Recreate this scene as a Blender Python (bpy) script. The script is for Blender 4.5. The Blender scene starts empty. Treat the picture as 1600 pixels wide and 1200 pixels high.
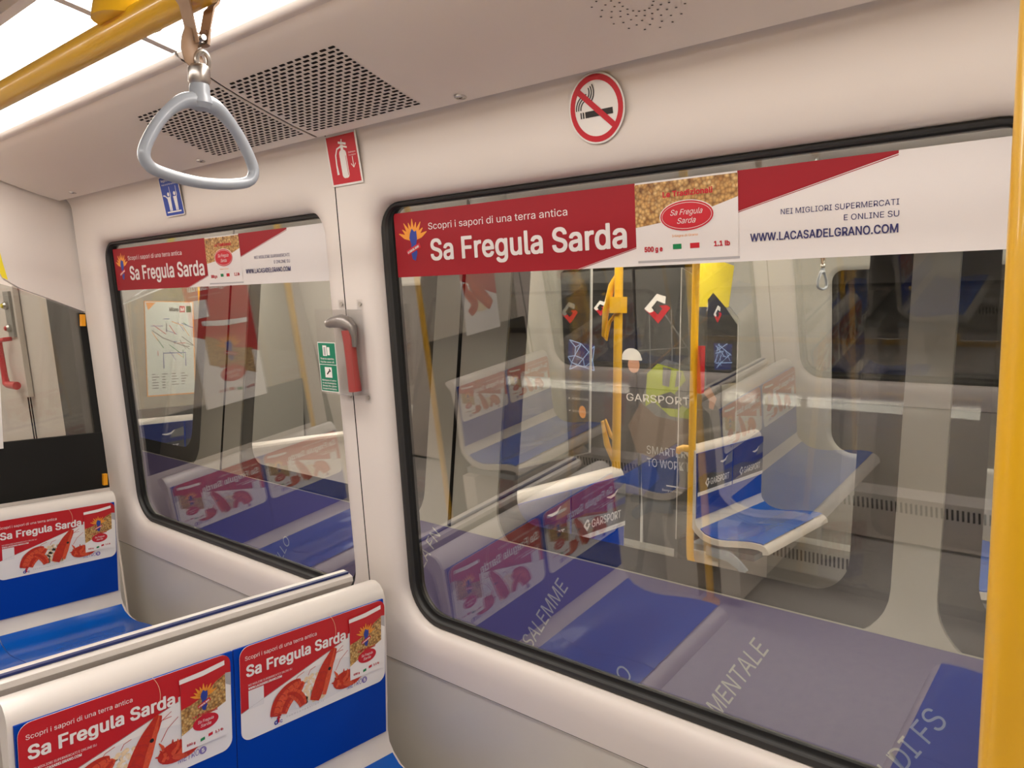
import bpy, bmesh, math, random
from mathutils import Vector, Matrix
C = bpy.context.scene
COL = C.collection
random.seed(7)
# ------------------------------------------------------------------ camera, world, exposure
cam_d = bpy.data.cameras.new('camera'); cam = bpy.data.objects.new('camera', cam_d); COL.objects.link(cam)
cam_d.sensor_width = 36.0; cam_d.lens = 1227.92 / 1600 * 36; cam_d.clip_start = 0.02
_f = Vector((-0.64951588, 0.75564769, -0.08441375)); _r = Vector((0.75820358, 0.65201237, 0.00268177)); _d = Vector((0.05706528, -0.06226096, -0.99642718))
cam.matrix_world = Matrix(((_r.x, -_d.x, -_f.x, 0), (_r.y, -_d.y, -_f.y, 0), (_r.z, -_d.z, -_f.z, 1.6), (0, 0, 0, 1)))
C.camera = cam
w = bpy.data.worlds.new('tunnel'); C.world = w; w.use_nodes = True
w.node_tree.nodes['Background'].inputs[0].default_value = (0.8, 0.9, 1.0, 1); w.node_tree.nodes['Background'].inputs[1].default_value = 0.006
C.view_settings.view_transform = 'Standard'; C.view_settings.look = 'None'; C.view_settings.exposure = 1.2; C.view_settings.gamma = 1.0
C.view_settings.use_curve_mapping = False
C.cycles.transparent_max_bounces = 32; C.cycles.max_bounces = 12; C.cycles.glossy_bounces = 6; C.cycles.diffuse_bounces = 5
C.cycles.sample_clamp_indirect = 6.0; C.cycles.caustics_reflective = False; C.cycles.caustics_refractive = False
LAMP = 4.6          # our carriage lamps
LAMP2 = 7.5         # lamps of the train on the next track
def area(name, loc, rot, sx, sy, power, col=(1, .93, .84)):
    l = bpy.data.lights.new(name, 'AREA'); l.shape = 'RECTANGLE'; l.size = sx; l.size_y = sy; l.energy = power; l.color = col
    o = bpy.data.objects.new(name, l); COL.objects.link(o); o.location = loc; o.rotation_euler = rot; return o
area('added_gap_fill', (-1.6, 1.62, 3.0), (0, 0, 0), 7.0, .25, 6)  # added unseen fill above the gap, brightens the next train's cream side
# ------------------------------------------------------------------ materials
def mat(name, col, rough=.5, metal=0, coat=0, emis=None, estr=0, spec=.5, noise=0, nscale=40, bump=0):
    m = bpy.data.materials.new(name); m.use_nodes = True; nt = m.node_tree; b = nt.nodes['Principled BSDF']
    b.inputs['Base Color'].default_value = (*col, 1); b.inputs['Roughness'].default_value = rough; b.inputs['Metallic'].default_value = metal
    b.inputs['Coat Weight'].default_value = coat; b.inputs['Coat Roughness'].default_value = .06; b.inputs['Specular IOR Level'].default_value = spec
    if emis: b.inputs['Emission Color'].default_value = (*emis, 1); b.inputs['Emission Strength'].default_value = estr
    if noise or bump:
        tc = nt.nodes.new('ShaderNodeTexCoord'); n = nt.nodes.new('ShaderNodeTexNoise'); n.inputs['Scale'].default_value = nscale; n.inputs['Detail'].default_value = 4
        nt.links.new(tc.outputs['Object'], n.inputs['Vector'])
        if noise:
            mx = nt.nodes.new('ShaderNodeMix'); mx.data_type = 'RGBA'
            mx.inputs['A'].default_value = (*[c * (1 - noise) for c in col], 1); mx.inputs['B'].default_value = (*[min(1, c * (1 + noise)) for c in col], 1)
            nt.links.new(n.outputs['Fac'], mx.inputs['Factor']); nt.links.new(mx.outputs['Result'], b.inputs['Base Color'])
        if bump:
            bp = nt.nodes.new('ShaderNodeBump'); bp.inputs['Strength'].default_value = bump; bp.inputs['Distance'].default_value = .002
            nt.links.new(n.outputs['Fac'], bp.inputs['Height']); nt.links.new(bp.outputs['Normal'], b.inputs['Normal'])
    return m
def glass(name, tint=(.9, .93, .91), f0=.05, mul=1.0, rough=0.0):
    m = bpy.data.materials.new(name); m.use_nodes = True; nt = m.node_tree; N = nt.nodes.new; L = nt.links.new
    nt.nodes.remove(nt.nodes['Principled BSDF']); out = nt.nodes['Material Output']
    g = N('ShaderNodeNewGeometry'); dp = N('ShaderNodeVectorMath'); dp.operation = 'DOT_PRODUCT'
    L(g.outputs['Incoming'], dp.inputs[0]); L(g.outputs['Normal'], dp.inputs[1])
    ab = N('ShaderNodeMath'); ab.operation = 'ABSOLUTE'; L(dp.outputs['Value'], ab.inputs[0])
    om = N('ShaderNodeMath'); om.operation = 'SUBTRACT'; om.inputs[0].default_value = 1; L(ab.outputs[0], om.inputs[1]); om.use_clamp = True
    pw = N('ShaderNodeMath'); pw.operation = 'POWER'; pw.inputs[1].default_value = 5; L(om.outputs[0], pw.inputs[0])
    ma = N('ShaderNodeMath'); ma.operation = 'MULTIPLY_ADD'; ma.inputs[1].default_value = (1 - f0) * mul; ma.inputs[2].default_value = f0 * mul; L(pw.outputs[0], ma.inputs[0]); ma.use_clamp = True
    t = N('ShaderNodeBsdfTransparent'); t.inputs[0].default_value = (*tint, 1)
    gl = N('ShaderNodeBsdfGlossy'); gl.inputs['Roughness'].default_value = rough; gl.inputs['Color'].default_value = (1, 1, 1, 1)
    mx = N('ShaderNodeMixShader'); L(ma.outputs[0], mx.inputs[0]); L(t.outputs[0], mx.inputs[1]); L(gl.outputs[0], mx.inputs[2]); L(mx.outputs[0], out.inputs['Surface'])
    return m
def grain(name, cols, scale, rough=.4):
    """voronoi cells: each little grain takes a tone from a ramp, the gaps between grains are dark"""
    m = bpy.data.materials.new(name); m.use_nodes = True; nt = m.node_tree; b = nt.nodes['Principled BSDF']; N = nt.nodes.new; L = nt.links.new
    b.inputs['Roughness'].default_value = rough
    tc = N('ShaderNodeTexCoord'); v = N('ShaderNodeTexVoronoi'); v.inputs['Scale'].default_value = scale; L(tc.outputs['Object'], v.inputs['Vector'])
    r = N('ShaderNodeValToRGB'); e = r.color_ramp.elements; e[0].color = (*cols[0], 1); e[1].color = (*cols[-1], 1)
    for k, c in enumerate(cols[1:-1]): el = e.new((k + 1) / (len(cols) - 1)); el.color = (*c, 1)
    L(v.outputs['Color'], r.inputs[0])
    d = N('ShaderNodeMath'); d.operation = 'MULTIPLY'; d.inputs[1].default_value = 1.0; d.use_clamp = True; L(v.outputs['Distance'], d.inputs[0])
    mx = N('ShaderNodeMix'); mx.data_type = 'RGBA'; mx.inputs['B'].default_value = (.12, .04, .01, 1); L(d.outputs[0], mx.inputs['Factor']); L(r.outputs[0], mx.inputs['A']); L(mx.outputs['Result'], b.inputs['Base Color'])
    return m
def emit(name, col, s):
    m = bpy.data.materials.new(name); m.use_nodes = True; nt = m.node_tree; nt.nodes.remove(nt.nodes['Principled BSDF'])
    e = nt.nodes.new('ShaderNodeEmission'); e.inputs[0].default_value = (*col, 1); e.inputs[1].default_value = s
    nt.links.new(e.outputs[0], nt.nodes['Material Output'].inputs['Surface']); return m
M = dict(
    wall=mat('wall_plastic', (.70, .635, .58), .38, noise=.02, nscale=6), ceil=mat('ceiling_plastic', (.80, .73, .66), .45, noise=.015, nscale=5),
    lip=mat('lip_plastic', (.72, .66, .61), .35), wains=mat('wainscot_grey', (.60, .56, .49), .3, noise=.03, nscale=8), rub=mat('black_rubber', (.009, .009, .008), .5, spec=.3),
    rub2=mat('rubber_lip', (.022, .021, .019), .5), seam=mat('seam_dark', (.010, .007, .006), .8, spec=.2), shell=mat('seat_shell', (.66, .61, .56), .33, coat=.2),
    blue=mat('seat_blue', (.0, .085, .42), .25, coat=.35, spec=.3), blue_shaded=mat('backrest_blue_shaded', (.0, .046, .36), .45, spec=.15), navy=mat('navy_line', (.01, .02, .11), .4),  # backrest pads: the seat blue darkened, their shading put into the colour
    yel=mat('yellow_paint', (.86, .47, .012), .28, coat=.4), amber=mat('amber_clip', (.85, .35, .01), .4), steel=mat('brushed_steel', (.55, .52, .48), .3, metal=1),
    leather=mat('strap_leather', (.42, .27, .17), .5, noise=.2, nscale=60), hgrey=mat('handle_grey', (.34, .37, .41), .3, coat=.3), floor=mat('floor_grey', (.55, .52, .49), .6, noise=.15, nscale=30),
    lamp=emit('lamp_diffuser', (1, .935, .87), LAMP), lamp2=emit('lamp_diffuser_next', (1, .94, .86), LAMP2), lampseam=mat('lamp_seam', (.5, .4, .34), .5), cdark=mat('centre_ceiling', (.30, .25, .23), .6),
    red=mat('print_red', (.50, .010, .016), .35), red2=mat('banner_red', (.30, .008, .016), .5, spec=.3), white=mat('print_white', (.82, .79, .76), .35), bwhite=mat('banner_white', (.72, .675, .65), .5, spec=.3),
    navyp=mat('print_navy', (.03, .03, .13), .5), signred=mat('sign_red', (.52, .008, .022), .5), signblue=mat('sign_blue', (.004, .045, .33), .5), signgreen=mat('sign_green', (.0, .19, .10), .35),
    ink=mat('print_black', (.015, .012, .012), .45), signwhite=mat('sign_white', (.80, .77, .73), .35), orange=mat('print_orange', (.80, .30, .03), .45), sard=mat('print_blue', (.02, .045, .28), .45),
    pasta=grain('pasta_picture', [(.42, .19, .04), (.74, .44, .13), (.85, .60, .24), (.55, .28, .07)], 190), pasta2=grain('pasta_large', [(.45, .2, .05), (.75, .45, .15), (.88, .62, .28)], 150),
    prawn=mat('prawn_red', (.50, .028, .010), .35, noise=.3, nscale=150), prawn2=mat('prawn_orange', (.66, .085, .03), .35, noise=.35, nscale=200), cream=mat('pale_couscous', (.82, .62, .38), .5, noise=.25, nscale=300),
    bowl=mat('bowl_grey', (.42, .40, .40), .4), plate=mat('plate_white', (.74, .72, .71), .4), green=mat('print_green', (.0, .2, .06), .5), lilac=mat('print_lilac', (.22, .17, .42), .5),
    body=mat('train_cream', (.62, .60, .52), .32, coat=.3, noise=.05, nscale=5), film=mat('livery_purple', (.16, .13, .34), .35, coat=.2, noise=.06, nscale=4), letter=mat('livery_letter', (.62, .62, .62), .45),
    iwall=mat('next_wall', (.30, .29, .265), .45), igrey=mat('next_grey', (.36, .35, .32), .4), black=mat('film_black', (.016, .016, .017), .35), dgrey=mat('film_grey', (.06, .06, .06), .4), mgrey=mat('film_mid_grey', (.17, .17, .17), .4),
    hiviz=mat('picture_yellow', (.34, .40, .04), .5), skin=mat('picture_skin', (.55, .28, .18), .5), netblue=mat('picture_blue', (.35, .55, .95), .4), netdark=mat('picture_deep_blue', (.015, .03, .16), .4), brown=mat('picture_brown', (.14, .09, .06), .5),
    yelst=mat('sticker_yellow', (.82, .66, .03), .4), redh=mat('handle_red', (.62, .012, .02), .3, coat=.3), hamred=mat('hammer_red', (.42, .02, .02), .4), hamgrey=mat('hammer_metal', (.28, .25, .23), .35, metal=.6),
    gpane=glass('window_glass', (.97, .97, .955), .14, 1.0), gnext=glass('next_train_glass', (.95, .945, .92), .05), gpart=glass('partition_glass', (.80, .80, .77), .06), acryl=glass('clear_acrylic', (.97, .97, .97), .05),
    mapw=mat('map_paper', (.60, .66, .62), .4), tunnel=mat('tunnel_concrete', (.10, .10, .095), .9, noise=.3, nscale=3))
# ------------------------------------------------------------------ mesh builder
class MB:
    def __init__(s): s.v = []; s.f = []; s.m = []; s.mats = []
    def mi(s, m):
        if m not in s.mats: s.mats.append(m)
        return s.mats.index(m)
    def add(s, vs, fs, m):
        o = len(s.v); s.v += [tuple(p) for p in vs]; k = s.mi(m)
        for f in fs: s.f.append(tuple(i + o for i in f)); s.m.append(k)
    def box(s, a, b, m):
        (x0, y0, z0), (x1, y1, z1) = a, b
        s.add([(x0, y0, z0), (x1, y0, z0), (x1, y1, z0), (x0, y1, z0), (x0, y0, z1), (x1, y0, z1), (x1, y1, z1), (x0, y1, z1)],
              [(0, 3, 2, 1), (4, 5, 6, 7), (0, 1, 5, 4), (1, 2, 6, 5), (2, 3, 7, 6), (3, 0, 4, 7)], m)
    def sweep(s, prof, place, ts, m, closed=True, caps=True):
        """prof: 2-D points; place(p, t) -> 3-D; ts: stations"""
        n = len(prof); vs = [place(p, t) for t in ts for p in prof]; fs = []
        for j in range(len(ts) - 1):
            for i in range(n if closed else n - 1):
                a = j * n + i; b = j * n + (i + 1) % n; fs.append((a, b, b + n, a + n))
        if caps and closed: fs.append(tuple(range(n))[::-1]); fs.append(tuple((len(ts) - 1) * n + i for i in range(n)))
        s.add(vs, fs, m)
    def tube(s, pts, r, m, n=12, closed=False, flat=1.0):
        pts = [Vector(p) for p in pts]; N = len(pts); rs = r if isinstance(r, (list, tuple)) else [r] * N
        up = None; rings = []
        for i in range(N):
            if closed: t = (pts[(i + 1) % N] - pts[i - 1])
            else: t = pts[min(i + 1, N - 1)] - pts[max(i - 1, 0)]
            t.normalize()
            if up is None:
                a = Vector((0, 0, 1)) if abs(t.z) < .9 else Vector((1, 0, 0)); up = (a - t * a.dot(t)).normalized()
            else: up = (up - t * up.dot(t)).normalized()
            b = t.cross(up)
            rings.append([pts[i] + rs[i] * (math.cos(q) * up + flat * math.sin(q) * b) for q in [2 * math.pi * k / n for k in range(n)]])
        vs = [p for rg in rings for p in rg]; fs = []
        for j in range(N if closed else N - 1):
            for i in range(n):
                a = j * n + i; b = j * n + (i + 1) % n; c = ((j + 1) % N) * n + (i + 1) % n; d = ((j + 1) % N) * n + i; fs.append((a, b, c, d))
        if not closed: fs.append(tuple(range(n))[::-1]); fs.append(tuple((N - 1) * n + i for i in range(n)))
        s.add(vs, fs, m)
    def lathe(s, prof, o, m, n=20, axis='Z'):
        ax = {'Z': (Vector((1, 0, 0)), Vector((0, 1, 0)), Vector((0, 0, 1))), 'Y': (Vector((0, 0, 1)), Vector((1, 0, 0)), Vector((0, 1, 0))), 'X': (Vector((0, 1, 0)), Vector((0, 0, 1)), Vector((1, 0, 0)))}[axis]
        o = Vector(o); vs = []; fs = []
        for (r, h) in prof:
            for k in range(n):
                q = 2 * math.pi * k / n; vs.append(o + ax[0] * r * math.cos(q) + ax[1] * r * math.sin(q) + ax[2] * h)
        for j in range(len(prof) - 1):
            for k in range(n): a = j * n + k; b = j * n + (k + 1) % n; fs.append((a, b, b + n, a + n))
        fs.append(tuple(range(n))[::-1]); fs.append(tuple((len(prof) - 1) * n + k for k in range(n)))
        s.add(vs, fs, m)
    def mesh(s, name, smooth=35):
        me = bpy.data.meshes.new(name); me.from_pydata(s.v, [], s.f); me.update()
        for m in s.mats: me.materials.append(m)
        for p, k in zip(me.polygons, s.m): p.material_index = k
        bm = bmesh.new(); bm.from_mesh(me); bmesh.ops.remove_doubles(bm, verts=bm.verts, dist=1e-6) if smooth else None
        bmesh.ops.recalc_face_normals(bm, faces=bm.faces); bm.to_mesh(me); bm.free()
        if smooth:
            for p in me.polygons: p.use_smooth = True
            me.set_sharp_from_angle(angle=math.radians(smooth))
        return me
    def build(s, name, parent=None, smooth=35): return link(name, s.mesh(name, smooth), parent)
def link(name, me, parent=None):
    o = bpy.data.objects.new(name, me); COL.objects.link(o)
    if parent: o.parent = parent
    return o
def thing(name, label, cat, loc=(0, 0, 0), rz=0, group=None):
    o = bpy.data.objects.new(name, None); COL.objects.link(o); o.location = loc; o.rotation_euler = (0, 0, rz); o.empty_display_size = .05
    return tag(o, label, cat, group)
def tag(o, label, cat, group=None):
    o['label'] = label; o['category'] = cat
    if group: o['group'] = group
    return o
def struct(o): o['kind'] = 'structure'; return o
def tree_copy(o, parent=None):
    c = o.copy(); COL.objects.link(c); c.parent = parent
    for ch in o.children: tree_copy(ch, c)
    return c
# ------------------------------------------------------------------ flat printing: layered shapes on a sheet
_tc = {}
try:        # the plain grotesque that ships inside Blender
    import os
    FONT = bpy.data.fonts.load(os.path.join(bpy.utils.system_resource('DATAFILES'), 'fonts', 'Inter.woff2'))
except Exception:
    FONT = None
def text_mesh(s, bold=0, shear=0, space=1.0):
    k = (s, bold, shear, space)
    if k in _tc: return _tc[k]
    cu = bpy.data.curves.new('t', 'FONT'); cu.body = s; cu.size = 1; cu.offset = bold; cu.shear = shear; cu.space_character = space + bold * 1.6; cu.resolution_u = 3
    if FONT: cu.font = FONT
    ob = bpy.data.objects.new('t', cu); COL.objects.link(ob); dg = bpy.context.evaluated_depsgraph_get(); me = ob.evaluated_get(dg).to_mesh()
    r = ([tuple(v.co[:2]) for v in me.vertices], [tuple(p.vertices) for p in me.polygons]); ob.evaluated_get(dg).to_mesh_clear()
    bpy.data.objects.remove(ob); bpy.data.curves.remove(cu); _tc[k] = r; return r
_cap = {}
def cap_h(bold):
    if bold not in _cap: ys = [v[1] for v in text_mesh('H', bold)[0]]; _cap[bold] = (min(ys), max(ys) - min(ys))
    return _cap[bold]
class Sheet(MB):
    """u right, v up on a plane through o; every layer sits dl above the last"""
    def __init__(s, o, U, V, dl=.0003):
        super().__init__(); s.o = Vector(o); s.U = Vector(U).normalized(); s.V = Vector(V).normalized(); s.N = s.U.cross(s.V); s.dl = dl
    def p(s, u, v, l): return s.o + s.U * u + s.V * v + s.N * (l * s.dl)
    def poly(s, pts, m, l=0): s.add([s.p(u, v, l) for u, v in pts], [tuple(range(len(pts)))], m)
    def rect(s, u0, v0, u1, v1, m, l=0): s.poly([(u0, v0), (u1, v0), (u1, v1), (u0, v1)], m, l)
    def rrect(s, u0, v0, u1, v1, r, m, l=0, k=5): s.poly(rr(u0, u1, v0, v1, r, r, k), m, l)
    def slab(s, pts, m, th):
        n = len(pts); s.add([s.p(u, v, 0) for u, v in pts] + [s.p(u, v, 0) - s.N * th for u, v in pts], [tuple(range(n)), tuple(range(2 * n - 1, n - 1, -1))] + [(i, (i + 1) % n, n + (i + 1) % n, n + i) for i in range(n)], m)
    def ell(s, u, v, a, b, m, l=0, n=24, rot=0, q0=0, q1=2 * math.pi):
        full = q1 - q0 > 6.28; c, d = math.cos(rot), math.sin(rot); pts = []
        for k in range(n if full else n + 1):
            q = q0 + (q1 - q0) * k / n; x, y = a * math.cos(q), b * math.sin(q); pts.append((u + x * c - y * d, v + x * d + y * c))
        s.poly(pts, m, l)
    def ring(s, u, v, a, b, wd, m, l=0, n=40, q0=0, q1=2 * math.pi):
        vs = []; fs = []
        for k in range(n + 1):
            q = q0 + (q1 - q0) * k / n; vs += [s.p(u + a * math.cos(q), v + b * math.sin(q), l), s.p(u + (a - wd) * math.cos(q), v + (b - wd) * math.sin(q), l)]
            if k: fs.append((2 * k - 2, 2 * k, 2 * k + 1, 2 * k - 1))
        s.add(vs, fs, m)
    def line(s, pts, wd, m, l=0):
        """ribbon; wd may be a list (taper)"""
        n = len(pts); ws = wd if isinstance(wd, (list, tuple)) else [wd] * n; vs = []
        for i in range(n):
            a = pts[max(i - 1, 0)]; b = pts[min(i + 1, n - 1)]; dx, dy = b[0] - a[0], b[1] - a[1]; d = math.hypot(dx, dy) or 1; nx, ny = -dy / d * ws[i] / 2, dx / d * ws[i] / 2
            vs += [s.p(pts[i][0] + nx, pts[i][1] + ny, l), s.p(pts[i][0] - nx, pts[i][1] - ny, l)]
        s.add(vs, [(2 * i, 2 * i + 1, 2 * i + 3, 2 * i + 2) for i in range(n - 1)], m)
    def text(s, t, u, v, h, m, l=0, width=None, bold=0, shear=0, align='l', rot=0, space=1.0):
        if bold:
            e = bold * h * 2.6; c0, d0 = math.cos(rot), math.sin(rot)
            for kk, (dx, dy) in enumerate(((-e, 0), (e, 0), (-e * .7, e * .6), (e * .7, e * .6), (-e * .7, -e * .6), (e * .7, -e * .6))): s.text(t, u + dx * c0 - dy * d0, v + dx * d0 + dy * c0, h, m, l + .22 * (kk + 1), width, 0, shear, align, rot, 1 + bold * 1.2)
        vs, fs = text_mesh(t, 0, shear, space + bold * 1.2); y0, ch = cap_h(0); x0 = min(p[0] for p in vs); x1 = max(p[0] for p in vs); sy = h / ch; sx = width / (x1 - x0) if width else sy
        W = (x1 - x0) * sx; off = {'l': 0, 'c': -W / 2, 'r': -W}[align]; c, d = math.cos(rot), math.sin(rot); out = []
        for x, y in vs:
            a, b = (x - x0) * sx + off, (y - y0) * sy; out.append(s.p(u + a * c - b * d, v + a * d + b * c, l))
        s.add(out, fs, m)
    def build(s, name, parent=None, smooth=0): return link(name, s.mesh(name), parent)
    def mesh(s, name, smooth=0):
        me = bpy.data.meshes.new(name); me.from_pydata(s.v, [], s.f); me.update()
        for m in s.mats: me.materials.append(m)
        for p, k in zip(me.polygons, s.m): p.material_index = k
        return me
def rr(x0, x1, z0, z1, rt, rb, k=8):
    """rounded rectangle, k+1 points per corner, counter-clockwise from the lower right corner"""
    pts = []
    for cx, cz, r, q in ((x1 - rb, z0 + rb, rb, -90), (x1 - rt, z1 - rt, rt, 0), (x0 + rt, z1 - rt, rt, 90), (x0 + rb, z0 + rb, rb, 180)):
        for i in range(k + 1): a = math.radians(q + 90 * i / k); pts.append((cx + r * math.cos(a), cz + r * math.sin(a)))
    return pts
def bridge(mb, A, B, m):
    n = len(A); mb.add(list(A) + list(B), [(i, (i + 1) % n, n + (i + 1) % n, n + i) for i in range(n)], m)
def ring_cell(mb, cx0, cx1, cz0, cz1, win, place, m, steps, k=8):
    """wall cell with a rounded hole; steps = [(grow, depth), ...] from the flat of the wall to the hole's edge; returns last loop"""
    x0, x1, z0, z1, rt, rb = win; g0 = steps[0][0]; lp = rr(x0 - g0, x1 + g0, z0 - g0, z1 + g0, rt + g0, rb + g0, k); out = []
    h = k // 2
    for c, (sx, sz, X, Z) in enumerate(((1, 0, cx1, cz0), (1, 1, cx1, cz1), (0, 1, cx0, cz1), (0, 0, cx0, cz0))):
        for i in range(k + 1):
            x, z = lp[c * (k + 1) + i]
            first = (c % 2 == 0)   # corner entered along a horizontal side
            if i == h: out.append((X, Z))
            elif (i < h) == first: out.append((x, Z))
            else: out.append((X, z))
    prev = [place(x, z, 0) for x, z in out]
    for g, d in steps:
        cur = [place(x, z, d) for x, z in rr(x0 - g, x1 + g, z0 - g, z1 + g, max(rt + g, .004), max(rb + g, .004), k)]
        bridge(mb, prev, cur, m); prev = cur
# ------------------------------------------------------------------ our carriage: the surfaces
SL = .0904
def near(x, z, d=0): return Vector((x, 1.358 - SL * z + d, z))          # the window wall leans in towards the ceiling
def opp(x, z, d=0): return Vector((x, -(1.358 - SL * z + d), z))
CP = [(1.136, 2.021), (1.07, 2.035), (1.008, 2.052), (.95, 2.069), (.902, 2.085), (.85, 2.105), (.812, 2.121), (.806, 2.128), (.803, 2.137)]   # ceiling panel section (y, z)
def ceil_z(y):
    for (a, za), (b, zb) in zip(CP, CP[1:]):
        if b <= y <= a: return za + (zb - za) * (a - y) / (a - b)
    return CP[-1][1]
PX = -1.584
WIN1 = (-3.018, -1.668, .829, 1.866, .066, .105); WIN2 = (-1.470, -.140, .829, 1.866, .066, .105); WIN3 = (.08, 1.40, .829, 1.866, .062, .10)
STEPS = [(.058, 0), (.043, .0015), (.028, .005), (.015, .010), (.0065, .017), (.0015, .026), (0, .038)]
def window_wall(name, place, wins, x0, x1, joints):
    mb = MB()
    for (a, b), wn in zip(zip([x0] + joints, joints + [x1]), wins):
        a2 = a + (.002 if a in joints else 0); b2 = b - (.002 if b in joints else 0)
        ring_cell(mb, a2, b2, .72, 1.955, wn, place, M['wall'], STEPS)
        prof = [(1.955, 0), (2.0, .0015), (2.015, .006), (2.036, .021)]
        for (z0, d0), (z1, d1) in zip(prof, prof[1:]): mb.add([place(a2, z0, -d0), place(b2, z0, -d0), place(b2, z1, -d1), place(a2, z1, -d1)], [(0, 1, 2, 3)], M['wall'])
    for j in joints: mb.add([place(j + q, z, d) for z, d in ((.6, .004), (1.955, .004), (2.0, .0025), (2.015, -.002), (2.036, -.017)) for q in (-.014, .014)], [(2 * i, 2 * i + 1, 2 * i + 3, 2 * i + 2) for i in range(4)], M['seam'])
    o = mb.build(name, None, 40); struct(o)
    lw = MB()       # lower panel
    lw.add([place(x0, .716, .004), place(x1, .716, .004), place(x1, .30, .004), place(x0, .30, .004)], [(0, 1, 2, 3)], M['wains'])
    lw.add([place(x0, .716, .004), place(x1, .716, .004), place(x1, .722, .012), place(x0, .722, .012)], [(0, 1, 2, 3)], M['seam'])
    lw.add([place(x0, .30, .004), place(x1, .30, .004), place(x1, .26, -.03), place(x0, .26, -.03)], [(0, 1, 2, 3)], M['wall'])
    lw.add([place(x0, .26, -.03), place(x1, .26, -.03), place(x1, .02, -.03), place(x0, .02, -.03)], [(0, 1, 2, 3)], M['wall'])
    nsl = int((x1 - x0) / .022)
    for i in range(nsl):
        x = x0 + .022 * i; lw.add([place(x, .18, -.0305), place(x + .01, .18, -.0305), place(x + .01, .235, -.0305), place(x, .235, -.0305)], [(0, 1, 2, 3)], M['seam'])
    struct(lw.build('trim_1' if place is near else 'trim_2'))
    return o
window_wall('wall_right', near, [WIN1, WIN2, WIN3], -3.165, 1.62, [PX, -.02])
window_wall('wall_left', opp, [WIN1, WIN2, WIN3], -3.165, 1.62, [PX, -.02])
def window(n, wn, place, gm):
    x0, x1, z0, z1, rt, rb = wn; mb = MB(); k = 8
    def loop(g, d): return [place(x, z, d) for x, z in rr(x0 - g, x1 + g, z0 - g, z1 + (g if g > -.005 else -.006 + (g + .005) * .2), max(rt + g, .01), max(rb + g, .01), k)]
    ls = [(.003, .045), (-.001, .036), (-.004, .034), (-.014, .036), (-.017, .043)]
    for a, b in zip(ls, ls[1:]): bridge(mb, loop(*a), loop(*b), M['rub2'])
    for a, b in zip([(-.017, .043), (-.020, .046), (-.029, .047), (-.031, .053)], [(-.020, .046), (-.029, .047), (-.031, .053), (-.026, .066)]): bridge(mb, loop(*a), loop(*b), M['rub'])
    o = struct(mb.build(f'window_{n}', None, 50)); o['label'] = 'window with a black rubber gasket'
    for d in (.051,):
        g = MB(); lp = rr(x0 + .024, x1 - .024, z0 + .024, z1 - .007, rt - .024, rb - .024, k)
        A = [place(x, z, d) for x, z in lp]; B = [place(x, z, d + .004) for x, z in lp]; nn = len(A)
        g.add(A + B, [tuple(range(nn)), tuple(range(2 * nn - 1, nn - 1, -1))], gm); g.build('window_pane', o, 0)
    return o
for i, wn in enumerate((WIN1, WIN2, WIN3)): window(i + 1, wn, near, M['gpane'])
for i, wn in enumerate((WIN1, WIN2, WIN3)): window(i + 4, wn, opp, M['gpane'])
def sect(name, prof, x0, x1, m, th=.012, smooth=30):
    """a panel of section prof (y, z), extruded along x, with thickness upward"""
    up = prof + [(y, z + th) for y, z in reversed(prof)]; mb = MB(); mb.sweep(up, lambda p, t: (t, p[0], p[1]), [x0, x1], m); return mb.build(name, None, smooth)
for sgn in (1, -1):
    pr = [(sgn * y, z) for y, z in CP]
    for a, b in ((-3.165, PX - .0045), (PX + .0045, -.0245), (-.0155, 1.62)):
        struct(sect('ceiling', pr, a, b, M['ceil'])); lp = [(.826, 2.1165), (.812, 2.1185), (.8035, 2.1225), (.7985, 2.129), (.7985, 2.137)]
        struct(sect('trim_7', [(sgn * y, z) for y, z in lp], a, b, M['lip'], .004))
    for j in (PX, -.02): struct(sect('trim_8', [(y, z + .0022) for y, z in pr], j - .012, j + .012, M['seam'], .004))
    mb = MB(); mb.box((-3.17, min(sgn * 1.10, sgn * 1.24), 2.036), (1.62, max(sgn * 1.10, sgn * 1.24), 2.05), M['seam']); struct(mb.build('trim_3' if sgn > 0 else 'trim_4'))
    mb = MB(); mb.box((-3.17, min(sgn * .79, sgn * 1.10), 2.145), (1.62, max(sgn * .79, sgn * 1.10), 2.16), M['seam']); struct(mb.build('trim_5' if sgn > 0 else 'trim_6'))
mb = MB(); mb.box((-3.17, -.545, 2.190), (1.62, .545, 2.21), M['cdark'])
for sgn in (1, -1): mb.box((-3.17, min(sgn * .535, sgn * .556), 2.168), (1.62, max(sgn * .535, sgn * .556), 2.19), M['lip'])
struct(mb.build('ceiling'))
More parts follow.
